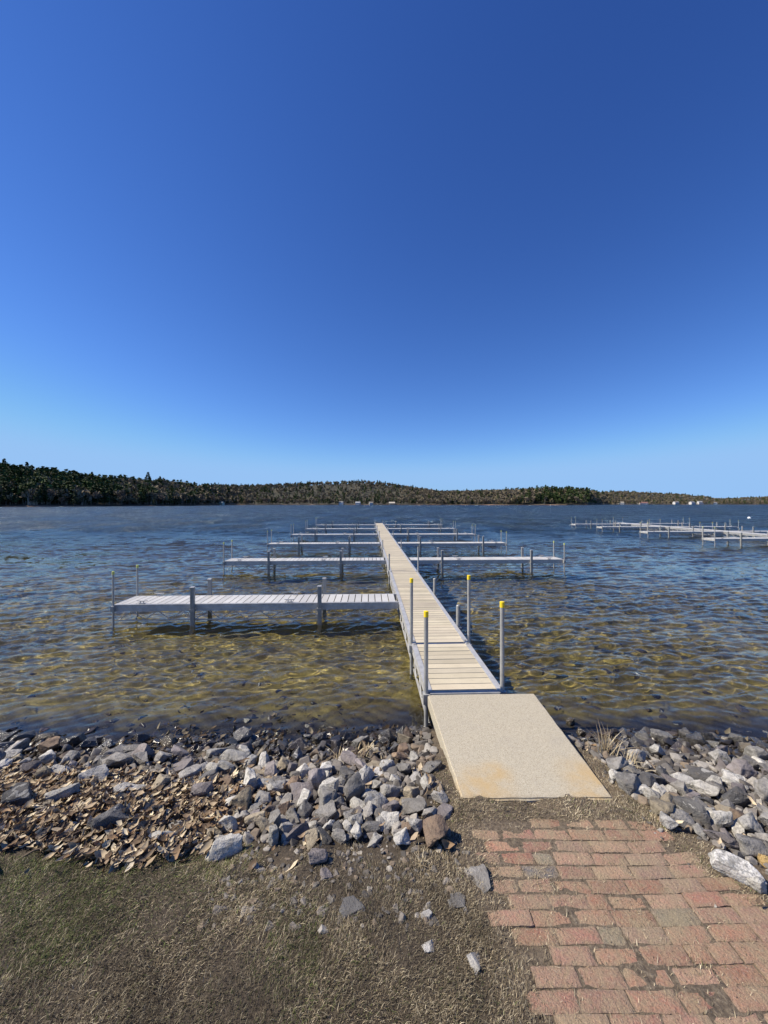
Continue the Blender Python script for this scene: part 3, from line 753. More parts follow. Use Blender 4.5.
# remaining stones and pebbles: one mesh
def merge(instances, bases, tints, name, material):
    Vs, Fs, Cs = [], [], []; off = 0
    for (bi, Mx, c) in instances:
        v, f = bases[bi]; vv = v@Mx[:3, :3].T+Mx[:3, 3]
        Vs.append(vv); Fs.append(f+off); Cs.append(np.tile(c, (len(v), 1))); off += len(v)
    return link(bpy.data.objects.new(name, np_mesh(name, np.vstack(Vs), np.vstack(Fs), material, np.vstack(Cs))))
def tri_arrays(me):
    me.calc_loop_triangles(); v = np.empty(len(me.vertices)*3, np.float32); me.vertices.foreach_get('co', v)
    t = np.empty(len(me.loop_triangles)*3, np.int32); me.loop_triangles.foreach_get('vertices', t)
    return v.reshape(-1, 3), t.reshape(-1, 3)
def low_rock(seed):
    r = random.Random(seed); bm = bmesh.new()
    for i in range(12):
        v = Vector((r.gauss(0, 1), r.gauss(0, 1), r.gauss(0, 1))).normalized(); bm.verts.new(Vector([math.copysign(abs(c)**.7, c) for c in v])*r.uniform(.8, 1))
    bmesh.ops.convex_hull(bm, input=list(bm.verts)); bmesh.ops.delete(bm, geom=[v for v in bm.verts if not v.link_faces], context='VERTS')
    bmesh.ops.bevel(bm, geom=list(bm.edges), offset=.08, segments=1, affect='EDGES', clamp_overlap=True)
    me = bpy.data.meshes.new('t'); bm.to_mesh(me); bm.free(); a = tri_arrays(me); bpy.data.meshes.remove(me); return a
LR = [low_rock(i) for i in range(14)]
def pebble_m(nt, b):
    c = attr(nt); geo = N(nt, 'ShaderNodeNewGeometry'); P = geo.outputs['Position']
    c = mix(nt, ramp(nt, noise_n(nt, P, 60, 5, .7), [(.4, g(0)), (.7, g(.6))]), c, (.10, .085, .07))
    sep = N(nt, 'ShaderNodeSeparateXYZ'); L(nt, P, sep.inputs[0]); w = maprange(nt, sep.outputs[2], WZ+.11, WZ+.2, 1, 0)
    c = mix(nt, math_n(nt, 'MULTIPLY', w, .75), c, (.015, .013, .012))
    L(nt, c, b.inputs['Base Color']); L(nt, maprange(nt, w, 0, 1, .85, .22), b.inputs['Roughness']); bump(nt, b, noise_n(nt, P, 90, 4), .5, .006)
M['pebble'] = mat('pebbles', build=pebble_m)
ptint = [(.15, .14, .125), (.20, .18, .16), (.10, .09, .08), (.34, .315, .275), (.22, .17, .12), (.06, .055, .05)]  # gap stones toned dark, with the shade between the rocks in their colour
inst = []
def inst_rock(x, y, r, dz=0):
    E = Euler((rr.uniform(-.6, .6), rr.uniform(-.6, .6), rr.uniform(0, 6.3))).to_matrix().to_4x4()
    S = Matrix.Diagonal((r*rr.uniform(.9, 1.4), r*rr.uniform(.7, 1.05), r*rr.uniform(.5, .85), 1))
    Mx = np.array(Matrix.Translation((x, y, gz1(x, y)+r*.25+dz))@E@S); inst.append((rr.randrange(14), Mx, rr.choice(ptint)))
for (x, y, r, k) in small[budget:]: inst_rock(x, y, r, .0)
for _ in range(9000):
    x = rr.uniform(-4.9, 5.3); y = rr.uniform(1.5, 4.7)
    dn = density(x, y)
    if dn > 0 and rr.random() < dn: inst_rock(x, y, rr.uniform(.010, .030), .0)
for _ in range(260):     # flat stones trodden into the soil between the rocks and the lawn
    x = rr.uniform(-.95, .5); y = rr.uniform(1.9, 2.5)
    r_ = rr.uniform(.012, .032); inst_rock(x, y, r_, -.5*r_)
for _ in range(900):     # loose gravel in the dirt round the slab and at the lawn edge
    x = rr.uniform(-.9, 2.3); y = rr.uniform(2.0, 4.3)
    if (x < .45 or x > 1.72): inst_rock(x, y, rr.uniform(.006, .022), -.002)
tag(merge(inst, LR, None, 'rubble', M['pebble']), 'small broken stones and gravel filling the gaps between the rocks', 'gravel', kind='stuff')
inst = []
for _ in range(620):    # stones on the lake bed
    x = rr.uniform(-7, 7); y = 4.3+3.6*rr.random()**2.6
    inst_rock(x, y, rr.uniform(.02, .055)*(1+.5*rr.random()), -.03)
sub = merge([(a, b_, (c[0]*1.1, c[1]*.8, c[2]*.42)) for a, b_, c in inst], LR, None, 'lake_bed_stones', M['pebble'])
tag(sub, 'brown weedy stones lying on the shallow lake bed', 'stones', kind='stuff')
if MNEE: sub.cycles.is_caustics_receiver = True

# ------------------------------------------------------------------ dead leaves
def leaves(n, sampler, name, label):
    Vs = np.zeros((n, 8, 3), np.float32); Cs = np.zeros((n, 8, 3), np.float32)
    lr = np.random.default_rng(9)
    pal = np.array([(.40, .31, .21), (.50, .405, .28), (.30, .22, .145), (.58, .48, .34), (.17, .12, .08), (.34, .225, .13), (.70, .60, .43), (.12, .085, .06)])
    out = 0
    while out < n:
        x, y, w = sampler(lr)
        if lr.random() > w: continue
        l = lr.uniform(.014, .046); wd = l*lr.uniform(.25, .5); curl = lr.uniform(.1, .9)*l
        loc = np.array([[-l, 0, 0], [-.45*l, -wd, curl*.5], [-.45*l, wd, curl*.6], [.3*l, -wd*.9, curl*.4], [.3*l, wd*.9, curl*.7], [l, 0, .15*curl], [-.1*l, 0, 0], [.4*l, 0, -.0]])
        E = np.array(Euler((lr.normal()*.38, lr.normal()*.42-.12, lr.uniform(0, 6.3) if lr.random() < .35 else .75+lr.normal()*.35)).to_matrix())
        loc[:, 2] += curl*.9*(loc[:, 0]/l)**2; loc = loc+lr.normal(size=(8, 3))*l*.09
        Vs[out] = loc@E.T+np.array([x, y, gz1(x, y)+lr.uniform(.004, .05)])
        Cs[out] = pal[lr.integers(len(pal))]*lr.uniform(.7, 1.2)*(.3 if gz1(x, y) < WZ+.19 else 1.0)*(.92, .92, .9); out += 1
    base = np.array([[0, 1, 6], [0, 6, 2], [1, 3, 6], [3, 7, 6], [6, 7, 2], [7, 4, 2], [3, 5, 7], [7, 5, 4]])
    F = (base[None]+(np.arange(n)*8)[:, None, None]).reshape(-1, 3)
    o = link(bpy.data.objects.new(name, np_mesh(name, Vs.reshape(-1, 3), F, M['leaf'], Cs.reshape(-1, 3), smooth=True)))
    tag(o, label, 'leaves', kind='stuff'); return o
def s_leaf(lr):
    x = lr.uniform(-4.6, -.2); y = lr.uniform(2.15, 4.2)
    lo = 2.24+.05*math.sin(x*5); t = sstep((-x-.75)/.7)
    w = float(t)*float(sstep((y-lo)/.12))*float(1-.93*sstep((y-2.88-.12*(-x-1))/.4))
    return x, y, w+.006
leaves(11500, s_leaf, 'dead_leaves', 'drift of curled brown dead leaves below the lawn at left')
def s_leaf2(lr):
    if lr.random() < .5: return lr.uniform(-1.6, .4), lr.uniform(2.3, 4.35), .6
    if lr.random() < .5: return lr.uniform(1.75, 4.4), lr.uniform(2.0, 4.3), .5
    return lr.uniform(-2.6, .2), 4.1+abs(lr.normal())*.4, .7
leaves(520, s_leaf2, 'scattered_leaves', 'single dry leaves scattered over the stones and in the shallows')

# ------------------------------------------------------------------ grass
def blades(n, sampler, name, label, hmul=1.0, seed=1, kind='stuff', cat='grass', matn='grass'):
    lr = np.random.default_rng(seed)
    x, y, c, h, w = sampler(lr, n)
    n = len(x); z = gz(x, y)
    a = lr.uniform(0, 6.283, n); lean = np.abs(lr.normal(0, 1.1, n))+.3; la = .7+2.2*wob(x, y, .8, 1.)+lr.normal(0, 1.0, n)
    bx, by = np.cos(a)*w, np.sin(a)*w
    tx, ty = np.cos(la)*lean*h, np.sin(la)*lean*h
    V = np.zeros((n, 5, 3), np.float32)
    V[:, 0] = np.stack([x-bx, y-by, z-.003], 1); V[:, 1] = np.stack([x+bx, y+by, z-.003], 1)
    V[:, 2] = np.stack([x-bx*.7+tx*.4, y-by*.7+ty*.4, z+h*.6], 1); V[:, 3] = np.stack([x+bx*.7+tx*.4, y+by*.7+ty*.4, z+h*.6], 1)
    V[:, 4] = np.stack([x+tx, y+ty, z+h*.85], 1)
    base = np.array([[0, 1, 3], [0, 3, 2], [2, 3, 4]]); F = (base[None]+(np.arange(n)*5)[:, None, None]).reshape(-1, 3)
    C = np.repeat(c[:, None, :], 5, 1).reshape(-1, 3)
    o = link(bpy.data.objects.new(name, np_mesh(name, V.reshape(-1, 3), F, M[matn], C)))
    tag(o, label, cat, kind=kind); return o
def gcol(lr, x, y, n):
    straw = np.array([(.36, .295, .19), (.24, .19, .12), (.52, .45, .31), (.10, .078, .055)])
    green = np.array([(.12, .17, .04), (.08, .115, .03), (.17, .20, .06), (.13, .13, .05)])
    gp = np.clip(.12+.4*wob(x, y, .7, 3.)+.8*sstep((-x-1.2)/.5)*sstep((2.5-y)/.3)*sstep((y-1.65)/.2), .04, .6)
    isg = lr.random(n) < gp
    dk = 1-.5*np.exp(-((x+.62)/.6)**2-((y-1.58)/.22)**2)-.3*np.exp(-((x-.05)/.4)**2-((y-1.95)/.25)**2)  # first: shaded patch painted into the blade colour; second: darker brown turf
    isg &= ~((x > -.3) & (lr.random(n) < .75))
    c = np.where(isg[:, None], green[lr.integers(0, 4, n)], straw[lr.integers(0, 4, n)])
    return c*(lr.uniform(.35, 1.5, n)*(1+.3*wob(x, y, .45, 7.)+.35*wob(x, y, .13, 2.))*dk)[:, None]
def s_lawn(lr, n):
    x = lr.uniform(-3.2, .82, n); y = lr.uniform(1.2, 2.75, n)
    p = (wob(x, y, .35, .5)*.12+wob(x, y, .1)*.08)
    edge = 2.30+.06*np.sin(x*5)-.28*sstep((x+.95)/.5)+p*1.8
    w = (1-sstep((y-edge)/(.14+.25*sstep((x+.95)/.5)))*.95)
    w *= 1-sstep((x-.42-p*.8-.10*sstep((2.1-y)/.5))/.14)*.9
    w *= np.clip(.72+.5*wob(x, y, .3, 2.), .12, 1)
    k = lr.random(n) < w; x, y = x[k], y[k]; m = len(x)
    return x, y, gcol(lr, x, y, m), lr.uniform(.005, .019, m), lr.uniform(.0006, .0013, m)
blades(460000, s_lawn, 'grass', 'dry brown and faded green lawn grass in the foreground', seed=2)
def s_lawn2(lr, n):
    x = lr.uniform(-9, 10, n); y = lr.uniform(-5, 2.3, n)
    k = ~((x > -3.2) & (x < .82) & (y > 1.2)) & ~((x > .45) & (x < 4.2) & (y > -2.6))
    x, y = x[k], y[k]; m = len(x)
    return x, y, gcol(lr, x, y, m), lr.uniform(.015, .04, m), lr.uniform(.0015, .003, m)
blades(90000, s_lawn2, 'surrounding_grass', 'dry lawn grass around and behind the viewpoint', seed=3)
def s_edge(lr, n):
    # thin dry grass and moss in the brick joints, along path edges and beside the slab
    x = lr.uniform(.35, 2.6, n); y = lr.uniform(1.0, 3.6, n)
    on = (x > .62) & (x < 1.66+np.clip(2.5-y, 0, 3)*.55) & (y < 2.6)
    between = (y > 2.55) & (y < 2.76) & (x > .35) & (x < 1.85)
    right = (x > 1.66+np.clip(2.5-y, 0, 3)*.55) & (x < 1.9+np.clip(2.5-y, 0, 3)*.55)
    left = (x < .66) & (y < 3.3)
    w = np.where(on, .06+.8*np.clip(wob(x, y, .3, 5.)-.5, 0, 1), 0)+between*.5+right*.4+left*.3
    k = lr.random(n) < w; x, y = x[k], y[k]; m = len(x)
    return x, y, gcol(lr, x, y, m)*1.05, lr.uniform(.006, .018, m), lr.uniform(.0007, .0016, m)
blades(260000, s_edge, 'joint_grass', 'thin dry grass and moss in the joints and edges of the brick path', seed=4)

def tuft(x, y, n, h, spread, label, seed, flat=.5, wd=.0025):
    lr = np.random.default_rng(seed)
    m = MB()
    pal = [(.50, .42, .27), (.42, .34, .21), (.34, .27, .17), (.58, .50, .34), (.26, .19, .12)]
    for i in range(n):
        a = lr.uniform(0, 6.28); r0 = abs(lr.normal())*spread*.35; bx, by = math.cos(a)*r0, math.sin(a)*r0
        l = h*lr.uniform(.5, 1.1); th = lr.uniform(0, 6.28); ln = abs(lr.normal())*flat+.1
        w = wd*lr.uniform(.6, 1.5); c = pal[lr.integers(5)]; pts = []
        for t in (0, .35, .7, 1):
            pts.append(Vector((bx+math.cos(th)*ln*l*t**1.6, by+math.sin(th)*ln*l*t**1.6, l*(t-.25*ln*t*t)-.01)))
        sd = Vector((-math.sin(th), math.cos(th), 0))*w
        vs = []
        for j, p in enumerate(pts): k = (1, .9, .65, .1)[j]; vs += [p-sd*k, p+sd*k]
        m.add(vs, [(0, 1, 3, 2), (2, 3, 5, 4), (4, 5, 7, 6)], c)
    o = m.build('dry_grass_tuft', M['straw']); o.location = (x, y, gz1(x, y))
    return tag(o, label, 'grass tuft', 'dry grass tufts at the waterline')
x, y = px(606, 765, -.3); tuft(x, y, 90, .26, .16, 'upright straw coloured grass tuft by the water right of the slab', 1)
x, y = px(628, 775, -.27); tuft(x, y, 60, .15, .22, 'low flattened straw tuft beside the right rock pile', 2, .9)
x, y = px(364, 762, -.36); tuft(x, y, 80, .14, .22, 'clump of broken pale stalks at the waterline left of the slab', 3, .8, .005)
x, y = px(338, 765, -.36); tuft(x, y, 40, .11, .14, 'small clump of brown broken stalks left of the pale stalks', 4, .9, .004)
x, y = px(422, 865, 0); tuft(x, y, 45, .07, .09, 'small green and straw weed below the bright white boulder', 5, .8, .0018)
# driftwood sticks
for i, (xp, yp, ln, rz, lab) in enumerate([(455, 770, .35, 1.1, 'thin grey stick lying beside the left edge of the slab'), (392, 720, .3, .4, 'dark wet stick lying in the shallows left of the walkway'),
                                         (60, 850, .4, .7, 'brown stick lying in the dead leaves at left')]):
    x, y = px(xp, yp, -.2 if i < 2 else -.05)
    if i == 0: x = .40
    m = MB(); p = Vector((-ln/2, 0, 0)); r = random.Random(i)
    for j in range(5):
        q = p+Vector((ln/5, r.uniform(-.02, .02), r.uniform(-.006, .008))); m.tube(p, q, .007-.001*j, .006-.001*j, n=6); p = q
    o = m.build('stick', M['leaf'], smooth=60); a = o.data.color_attributes.new('tint', 'FLOAT_COLOR', 'POINT')
    for d_ in a.data: d_.color = (.16, .12, .09, 1)
    o.location = (x, y, gz1(x, y)+.03); o.rotation_euler = (0, 0, rz); tag(o, lab, 'stick')

# ------------------------------------------------------------------ far shore
pts_D = [(-3.2, 300), (-1.3, 330), (-.9, 360), (-.6, 470), (-.45, 620), (-.38, 860), (-.2, 980), (0., 1000), (.2, 960), (.33, 880), (.53, 850), (.58, 1250), (.7, 1500), (.84, 1500), (.87, 1750), (1.2, 1700), (3.2, 1500)]
pts_T = [(-3.2, 455), (-1.3, 458), (-1., 463), (-.92, 467), (-.84, 471), (-.74, 476), (-.6, 478), (-.48, 483.5), (-.35, 484), (-.22, 482), (-.14, 480.5), (-.06, 479), (.04, 483.5), (.14, 489.5),
         (.3, 488.5), (.35, 488), (.42, 485.5), (.53, 488.5), (.56, 491), (.61, 490), (.69, 491.5), (.77, 493), (.83, 495), (.86, 497.5), (1., 496), (1.6, 494), (3.2, 492)]
pts_W = [(-3.2, 120), (-.9, 110), (-.5, 160), (-.38, 380), (0, 480), (.1, 260), (.2, 120), (.53, 110), (.58, 350), (.84, 300), (.9, 160), (3.2, 200)]
pts_H = [(-3.2, 22), (-.7, 20), (-.45, 18), (-.3, 17), (.3, 17), (.4, 22), (.54, 22), (.6, 17), (3.2, 17)]     # tree height
ip = lambda u, P: np.interp(u, [p[0] for p in P], [p[1] for p in P])
def hill(u, t):
    D0, W, H = ip(u, pts_D), ip(u, pts_W), ip(u, pts_H)
    ztop = 2.1+(504-ip(u, pts_T))*(D0+W)/385-H*.92
    ztop = np.maximum(ztop, WZ+2.)
    f = sstep(t/W)
    z = WZ-1.2+np.minimum(t*.25, 2.2)+(ztop-WZ-1)*f*(1-.3*sstep((t-W)/400.))
    return z+.6*np.sin(u*37+t*.02)*np.clip(t/60, 0, 1)
uu = np.linspace(-3.2, 3.2, 700); tt = np.concatenate([[-12, -3], np.linspace(0, 30, 8), np.linspace(45, 1200, 50)])
UU, TT = np.meshgrid(uu, tt); DD = ip(UU, pts_D)+TT; HZ = hill(UU, np.maximum(TT, 0))+np.where(TT < 0, TT*.3, 0)
V = np.stack([(UU*DD).ravel(), DD.ravel(), HZ.ravel()], 1)
def hill_m(nt, b):
    geo = N(nt, 'ShaderNodeNewGeometry'); P = geo.outputs['Position']
    c = ramp(nt, noise_n(nt, P, .03, 6, .7), [(.3, (.025, .03, .015)), (.5, (.045, .042, .026)), (.75, (.07, .06, .04))])
    sep = N(nt, 'ShaderNodeSeparateXYZ'); L(nt, P, sep.inputs[0])
    c = mix(nt, maprange(nt, sep.outputs[2], .3, 1.6, 1, 0), c, mix(nt, ramp(nt, noise_n(nt, P, .02, 5), [(.45, g(0)), (.65, g(1))]), (.05, .035, .022), (.26, .16, .10)))
    L(nt, c, b.inputs['Base Color']); b.inputs['Roughness'].default_value = .95
M['hill'] = mat('wooded_hill_floor', build=hill_m)
tag(link(bpy.data.objects.new('hills', np_mesh('hills', V, gridF(len(tt), len(uu)), M['hill'], smooth=True))), kind='structure')

M['needle'] = mat('pine_foliage', build=tint_m(.7, 1.0)); M['twig'] = mat('bare_twigs', build=tint_m(.85, 1.0))
M['bark'] = mat('bark', build=lambda nt, b: (L(nt, ramp(nt, noise_n(nt, coords(nt), 3, 4), [(.3, (.05, .04, .032)), (.7, (.13, .105, .085))]), b.inputs['Base Color'])))
def pine_arr(seed, n=230, h=1.0, green=(.032, .05, .018)):
    """crown of many small needle clumps on whorled limbs, unit height"""
    r = np.random.default_rng(seed); V = []; C = []
    irr = r.uniform(.75, 1.2, 14)
    lo = r.uniform(.12, .3)
    for i in range(n):
        t = r.random()**.85; z = lo+(1-lo)*t
        wh = int(t*13); rad = (.21*(1-t)**.7*irr[wh]+.012)*(.55+.45*math.cos((t*13 % 1-.4)*3.0))
        a = r.uniform(0, 6.28); q = rad*math.sqrt(r.uniform(.15, 1)); c = np.array([math.cos(a)*q, math.sin(a)*q, z-.12*q])
        s = r.uniform(.018, .042)*(1-.35*t)
        d1 = np.array([math.cos(a), math.sin(a), r.uniform(-.5, .3)])*s*1.4; d2 = r.normal(size=3)*s*.75
        V += [c-d1-d2*.6, c+d2-d1*.2, c+d1*1.1, c-d2+d1*.1]; k = r.uniform(.55, 1.6); C += [np.array(green)*k*np.array([r.uniform(.85, 1.3), 1, r.uniform(.8, 1.1)])]*4
    V = np.array(V, np.float32); n4 = len(V)//4
    F = np.concatenate([[[4*i, 4*i+1, 4*i+2], [4*i, 4*i+2, 4*i+3]] for i in range(n4)])
    return V, F, np.array(C, np.float32)
def bare_arr(seed, n=200, base=(.165, .135, .105), stems=0):
    r = np.random.default_rng(seed); V = []; C = []
    hubs = [(r.normal(0, .10), r.normal(0, .10), r.uniform(.5, .82), r.uniform(.10, .18)) for _ in range(7)]
    for i in range(n):
        hx, hy, hz, hr = hubs[r.integers(7)]
        d = r.normal(size=3); d /= np.linalg.norm(d); c = np.array([hx, hy, hz])+d*hr*r.random()**.4
        c[2] = min(c[2], 1.0)
        up = np.array([c[0]*1.2, c[1]*1.2, .55])+r.normal(size=3)*.3; up = up/np.linalg.norm(up)*r.uniform(.03, .085)
        sd = r.normal(size=3)*.008
        V += [c-up*.5-sd, c-up*.5+sd, c+up*.5+sd*2.2, c+up*.6-sd*2.2]; k = r.uniform(.75, 1.3); C += [np.array(base)*k]*4
    for i in range(stems):       # pale stems that show through the twigs
        q = r.normal(0, .09, 2); w_ = r.uniform(.008, .016); zt = r.uniform(.5, .85); ln_ = r.normal(0, .05, 2)
        V += [[q[0]-w_, q[1], .2], [q[0]+w_, q[1], .2], [q[0]+ln_[0]+w_*.5, q[1]+ln_[1], zt], [q[0]+ln_[0]-w_*.5, q[1]+ln_[1], zt]]; C += [[.34, .31, .26]]*4
    V = np.array(V, np.float32); n4 = len(V)//4
    F = np.concatenate([[[4*i, 4*i+1, 4*i+2], [4*i, 4*i+2, 4*i+3]] for i in range(n4)])
    return V, F, np.array(C, np.float32)
pine_m = [pine_arr(i, 330) for i in range(6)]; bare_m = [bare_arr(40+i, 360) for i in range(5)]
pale_m = [bare_arr(60+i, 320, (.19, .15, .085)) for i in range(2)]
def trunk_mesh(seed, bare):
    r = random.Random(seed); m = MB(); p = Vector((0, 0, -.05)); rad = .016
    top = .62 if bare else .97
    for j in range(5):
        q = Vector((r.uniform(-.012, .012), r.uniform(-.012, .012), top*(j+1)/5)); m.tube(p, q, rad, rad*.74, n=6, cap=False); p = q; rad *= .74
    for j in range(9 if bare else 12):
        z = r.uniform(.28, .6) if bare else r.uniform(.2, .85); a = r.uniform(0, 6.28)
        ln = r.uniform(.15, .27) if bare else .17*(1-z)+.03; up = .75 if bare else .05
        m.tube((0, 0, z), (math.cos(a)*ln, math.sin(a)*ln, z+ln*up*1.3), .006, .002, n=4, cap=False)
    return m.mesh('trunk', M['bark'], smooth=60)
pine_proto = [(np_mesh('crown', *pine_m[i][:2], M['needle'], pine_m[i][2]), trunk_mesh(i, False)) for i in range(6)]
bare_proto = [(np_mesh('crown', *bare_m[i][:2], M['twig'], bare_m[i][2]), trunk_mesh(20+i, True)) for i in range(5)]
pale_proto = [(np_mesh('crown', *pale_m[i][:2], M['twig'], pale_m[i][2]), trunk_mesh(30+i, True)) for i in range(2)]
tr = random.Random(17)
def zone(u):
    if u < -.52: return 'on the near wooded headland at left'
    if u < -.2: return 'on the far shore left of the walkway end'
    if u < .12: return 'on the far shore below the central hill'
    if u < .33: return 'on the low far shore right of the walkway'
    if u < .56: return 'on the green point right of the centre'
    return 'on the most distant shore at far right'
def tree(u, t, h, typ, lab=None, wide=1.0):
    d = float(ip(u, pts_D))+t; x, z = u*d, float(hill(u, t))
    nme = 'pine_tree' if typ == 'pine' else 'bare_tree'
    o = empty(nme, (x, d, z-.2), tr.uniform(0, 6.28)); s = h*wide
    crown, trunk = tr.choice({'pine': pine_proto, 'bare': bare_proto, 'pale': pale_proto}[typ])
    for nn, me in (('trunk', trunk), ('crown', crown)):
        c = bpy.data.objects.new(nn, me); link(c, o); c.scale = (s*1.15, s*1.15, h)
    kind = {'pine': 'dark evergreen pine tree', 'bare': 'bare grey-brown leafless tree', 'pale': 'tawny budding leafless tree'}[typ]
    tag(o, lab or (kind+' '+zone(u)), 'tree', ('evergreens ' if typ == 'pine' else kind.split(' tree')[0]+' trees ')+zone(u))
def pineprob(u):
    return float(np.interp(u, [-1.3, -.75, -.6, -.45, -.3, -.2, 0, .1, .3, .36, .42, .53, .57, .7, 1], [.85, .85, .5, .55, .45, .7, .65, .25, .15, .5, .92, .85, .3, .4, .55]))
# tall ones that break the left skyline
for (xp, hh, lab) in [(4, 25, 'tallest pine at the left picture edge on the headland'), (27, 25, 'broad tall pine second from the left picture edge'), (74, 22, 'pointed pine in the middle of the left headland skyline'),
                      (92, 23, 'slender pine rising above the headland skyline'), (148, 27, 'tall round headed pine near the right end of the headland'), (112, 20, 'small pointed pine left of the tall round headed pine'), (160, 22, 'pine just right of the tall round headed pine')]:
    u = (xp-384)/385; tree(u, float(ip(u, pts_W))*.8, hh*1.02, 'pine', lab, 1.05)
for i in range(250):      # front ranks of the far shore, in view
    u = -1.04+2.08*(i+tr.random())/250
    t = tr.uniform(2, 26); h = float(ip(u, pts_H))*tr.uniform(.5, 1.08)
    typ = 'pine' if tr.random() < pineprob(u) else ('pale' if tr.random() < .2 else 'bare')
    tree(u, t, h, typ)
# the woods behind: one mass
def woods(name, arrs, n, typ):
    Vs, Fs, Cs = [], [], []; off = 0; k = 0
    lr = np.random.default_rng(5 if typ else 6)
    while k < n:
        u = lr.uniform(-1.75, 1.6); W = float(ip(u, pts_W)); t = lr.uniform(10, W*1.35)
        if lr.random() > (.35+.65*min(1, 700/(float(ip(u, pts_D))+t))): continue
        pp = pineprob(u)
        if (lr.random() < pp) != typ: continue
        v, f, c = arrs[lr.integers(len(arrs))]
        d = float(ip(u, pts_D))+t; h = float(ip(u, pts_H))*lr.uniform(.65, 1.08); a = lr.uniform(0, 6.28); w = h*(1.3 if typ else 1.0)
        ca, sa = math.cos(a)*w, math.sin(a)*w
        vv = np.stack([v[:, 0]*ca-v[:, 1]*sa+u*d, v[:, 0]*sa+v[:, 1]*ca+d, (v[:, 2] if typ else v[:, 2]*1.05-.22)*h+float(hill(u, t))], 1)
        Vs.append(vv); Fs.append(f+off); Cs.append(c*lr.uniform(.7, 1.25)); off += len(v); k += 1
    return link(bpy.data.objects.new(name, np_mesh(name, np.vstack(Vs), np.vstack(Fs), M['needle' if typ else 'twig'], np.vstack(Cs))))
pl = [pine_arr(80+i, 95, green=(.05, .082, .026)) for i in range(5)]; bl = [bare_arr(90+i, 70, (.19, .16, .11), 5) for i in range(4)]+[bare_arr(95, 80, (.24, .205, .12))]
for A, gs in ((pl, 1.9), (bl, 2.6)):
    for i, (v, f, c) in enumerate(A):   # fewer, larger clumps for far woods
        q4 = v.reshape(-1, 4, 3); ctr = q4.mean(1, keepdims=True); g4 = np.full((len(q4), 1, 1), gs); g4[np.ptp(q4[:, :, 2], axis=1) > .25] = 1.0; A[i] = (((q4-ctr)*g4+ctr).reshape(-1, 3), f, c)
tag(woods('evergreen_forest', pl, 3300, True), 'mass of dark evergreens covering the far hills', 'forest', kind='stuff')
tag(woods('leafless_forest', bl, 7500, False), 'mass of leafless brown woods covering the far hills', 'forest', kind='stuff')

# houses on the far shore
def house(xp, t, w, d, h, wallc, roofc, lab, lift=0):
    u = (xp-384)/385; dist = float(ip(u, pts_D))+t; z = float(hill(u, t))
    o = empty('lake_house', (u*dist, dist, z-.3), tr.uniform(-.3, .3))
    wm = mat('house_wall', wallc, .7); rm = mat('house_roof', roofc, .8)
    m = MB(); m.box(-w/2, w/2, -d/2, d/2, 0, h)
    m.add([(-w/2, -d/2, h), (-w/2, d/2, h), (-w/2, 0, h+d*.33), (w/2, -d/2, h), (w/2, d/2, h), (w/2, 0, h+d*.33)], [(0, 2, 1), (3, 4, 5)])
    m.build('wall', wm, o)
    m = MB(); e = .5; k = .33
    for s in (-1, 1):
        m.add([(-w/2-e, s*(d/2+e), h-e*k*1.6), (w/2+e, s*(d/2+e), h-e*k*1.6), (w/2+e, 0, h+d*k+.1), (-w/2-e, 0, h+d*k+.1), (-w/2-e, s*(d/2+e), h-e*k*1.6+.25), (w/2+e, s*(d/2+e), h-e*k*1.6+.25), (w/2+e, 0, h+d*k+.4), (-w/2-e, 0, h+d*k+.4)],
              [(0, 1, 2, 3), (4, 5, 6, 7), (0, 1, 5, 4), (0, 3, 7, 4), (1, 2, 6, 5)])
    rf = m.build('roof', rm, o)
    m = MB(); m.box(w*.2, w*.2+.8, -.4, .4, h+d*.2, h+d*.33+1.2); m.build('chimney', M['bark'], rf)
    nw = max(2, int(w//3))
    for i in range(nw):
        xx = -w/2+w*(i+.5)/nw; m = MB(); m.box(xx-.55, xx+.55, -d/2-.06, -d/2+.02, 1.1, 2.5); wi = m.build('window', M['white_paint'], o)
        m = MB(); m.box(xx-.45, xx+.45, -d/2-.09, -d/2-.05, 1.2, 2.4); m.build('pane', M['dark'], wi)
    m = MB(); m.box(-w/2+.2, -w/2+1.2, -d/2-.05, -d/2+.02, .3, 2.3); m.build('door', M['dark'], o)
    tag(o, lab, 'house', 'lakeside houses on the far shore')
house(220, 6, 13, 8, 4.5, (.42, .5, .42), (.3, .33, .3), 'grey-green lake house on the shore right of the left headland')
house(341, 7, 11, 9, 6, (.7, .7, .68), (.2, .2, .2), 'white house on the far shore under the left of the hill')
house(358, 8, 12, 9, 5, (.38, .42, .48), (.28, .3, .33), 'blue-grey house on the far shore, middle of three left of the walkway end')
house(371, 8, 10, 9, 5, (.62, .6, .56), (.22, .2, .18), 'pale house on the far shore just left of the walkway end')
house(392, 6, 15, 10, 4.5, (.30, .24, .18), (.42, .38, .32), 'brown house with pale roof on the shore just right of the walkway end')
house(643, 4, 30, 14, 6, (.62, .60, .56), (.22, .12, .1), 'long low pale building on the distant shore above the second docks')
house(621, 14, 16, 12, 6, (.7, .68, .6), (.3, .27, .22), 'cream house on the distant shore left of the long low building')
house(676, 12, 20, 12, 8, (.55, .55, .54), (.25, .25, .26), 'white house on the distant shore right of the long low building')
house(692, 10, 18, 12, 8, (.55, .55, .54), (.2, .2, .22), 'middle white house of the distant right shore')
house(700, 20, 20, 12, 9, (.55, .55, .54), (.3, .3, .3), 'large white house right of the middle white house on the distant shore')
house(714, 6, 18, 12, 7, (.55, .55, .54), (.2, .2, .2), 'farthest right white house on the distant shore')

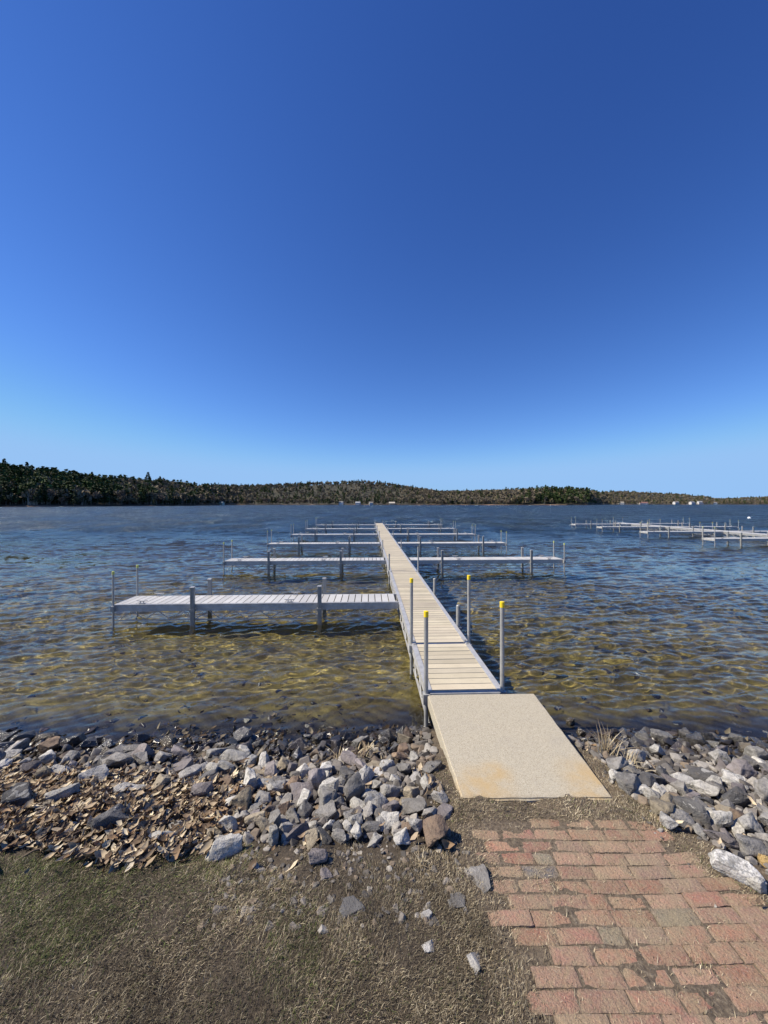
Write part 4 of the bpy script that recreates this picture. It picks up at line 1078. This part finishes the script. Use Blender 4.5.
# ------------------------------------------------------------------ light, sky, camera
ELEV, AZ = R(46), R(-92.2)        # sun: ahead to the left (azimuth measured from +Y, clockwise positive)
sd = Vector((math.sin(AZ)*math.cos(ELEV), math.cos(AZ)*math.cos(ELEV), math.sin(ELEV)))
sun = bpy.data.lights.new('sun', 'SUN'); sun.energy = 5.0; sun.angle = R(.53); sun.color = (1, .905, .755)
so = link(bpy.data.objects.new('sun', sun)); so.rotation_euler = (-sd).to_track_quat('-Z', 'Y').to_euler(); so.location = (-20, 10, 30)
if MNEE: sun.cycles.is_caustics_light = True
w = bpy.data.worlds.new('World'); scene.world = w; w.use_nodes = True; nt = w.node_tree
sky = N(nt, 'ShaderNodeTexSky'); sky.sky_type = 'NISHITA'; sky.sun_disc = False
sky.sun_elevation = ELEV; sky.sun_rotation = AZ; sky.altitude = 150
sky.air_density = 1.0; sky.dust_density = .0; sky.ozone_density = 1.0
sp_ = N(nt, 'ShaderNodeSeparateColor'); L(nt, sky.outputs[0], sp_.inputs[0]); cb_ = N(nt, 'ShaderNodeCombineColor')
for i, (a_, b_) in enumerate(((1.22, 1.40), (1.45, 1.28), (1.88, 1.08))):      # a clear polarised spring sky: deeper blue than the plain model
    L(nt, math_n(nt, 'SMOOTH_MIN', math_n(nt, 'MULTIPLY', math_n(nt, 'POWER', math_n(nt, 'MULTIPLY', sp_.outputs[i], .085), b_), a_/.1), (3.2, 5.6, 9.3)[i], (1.2, 1.6, 1.6)[i]), cb_.inputs[i])
L(nt, cb_.outputs[0], nt.nodes['Background'].inputs['Color']); nt.nodes['Background'].inputs['Strength'].default_value = .0725
cam = bpy.data.cameras.new('camera'); co = link(bpy.data.objects.new('camera', cam))
if MNEE:
    for o in scene.objects:
        if o.name.split('.')[0] in ('rock', 'rubble', 'scattered_leaves'): o.cycles.is_caustics_receiver = True
cam.sensor_fit = 'VERTICAL'; cam.sensor_height = 36; cam.lens = 385/1024*36; cam.shift_y = -8/1024
cam.clip_end = 9000; cam.clip_start = .05
co.location = (0, 0, 2.1); co.rotation_euler = (R(90), 0, 0); scene.camera = co
scene.view_settings.view_transform = 'Standard'; scene.view_settings.look = 'None'
scene.view_settings.exposure = .42; scene.view_settings.gamma = 1
scene.cycles.use_denoising = True
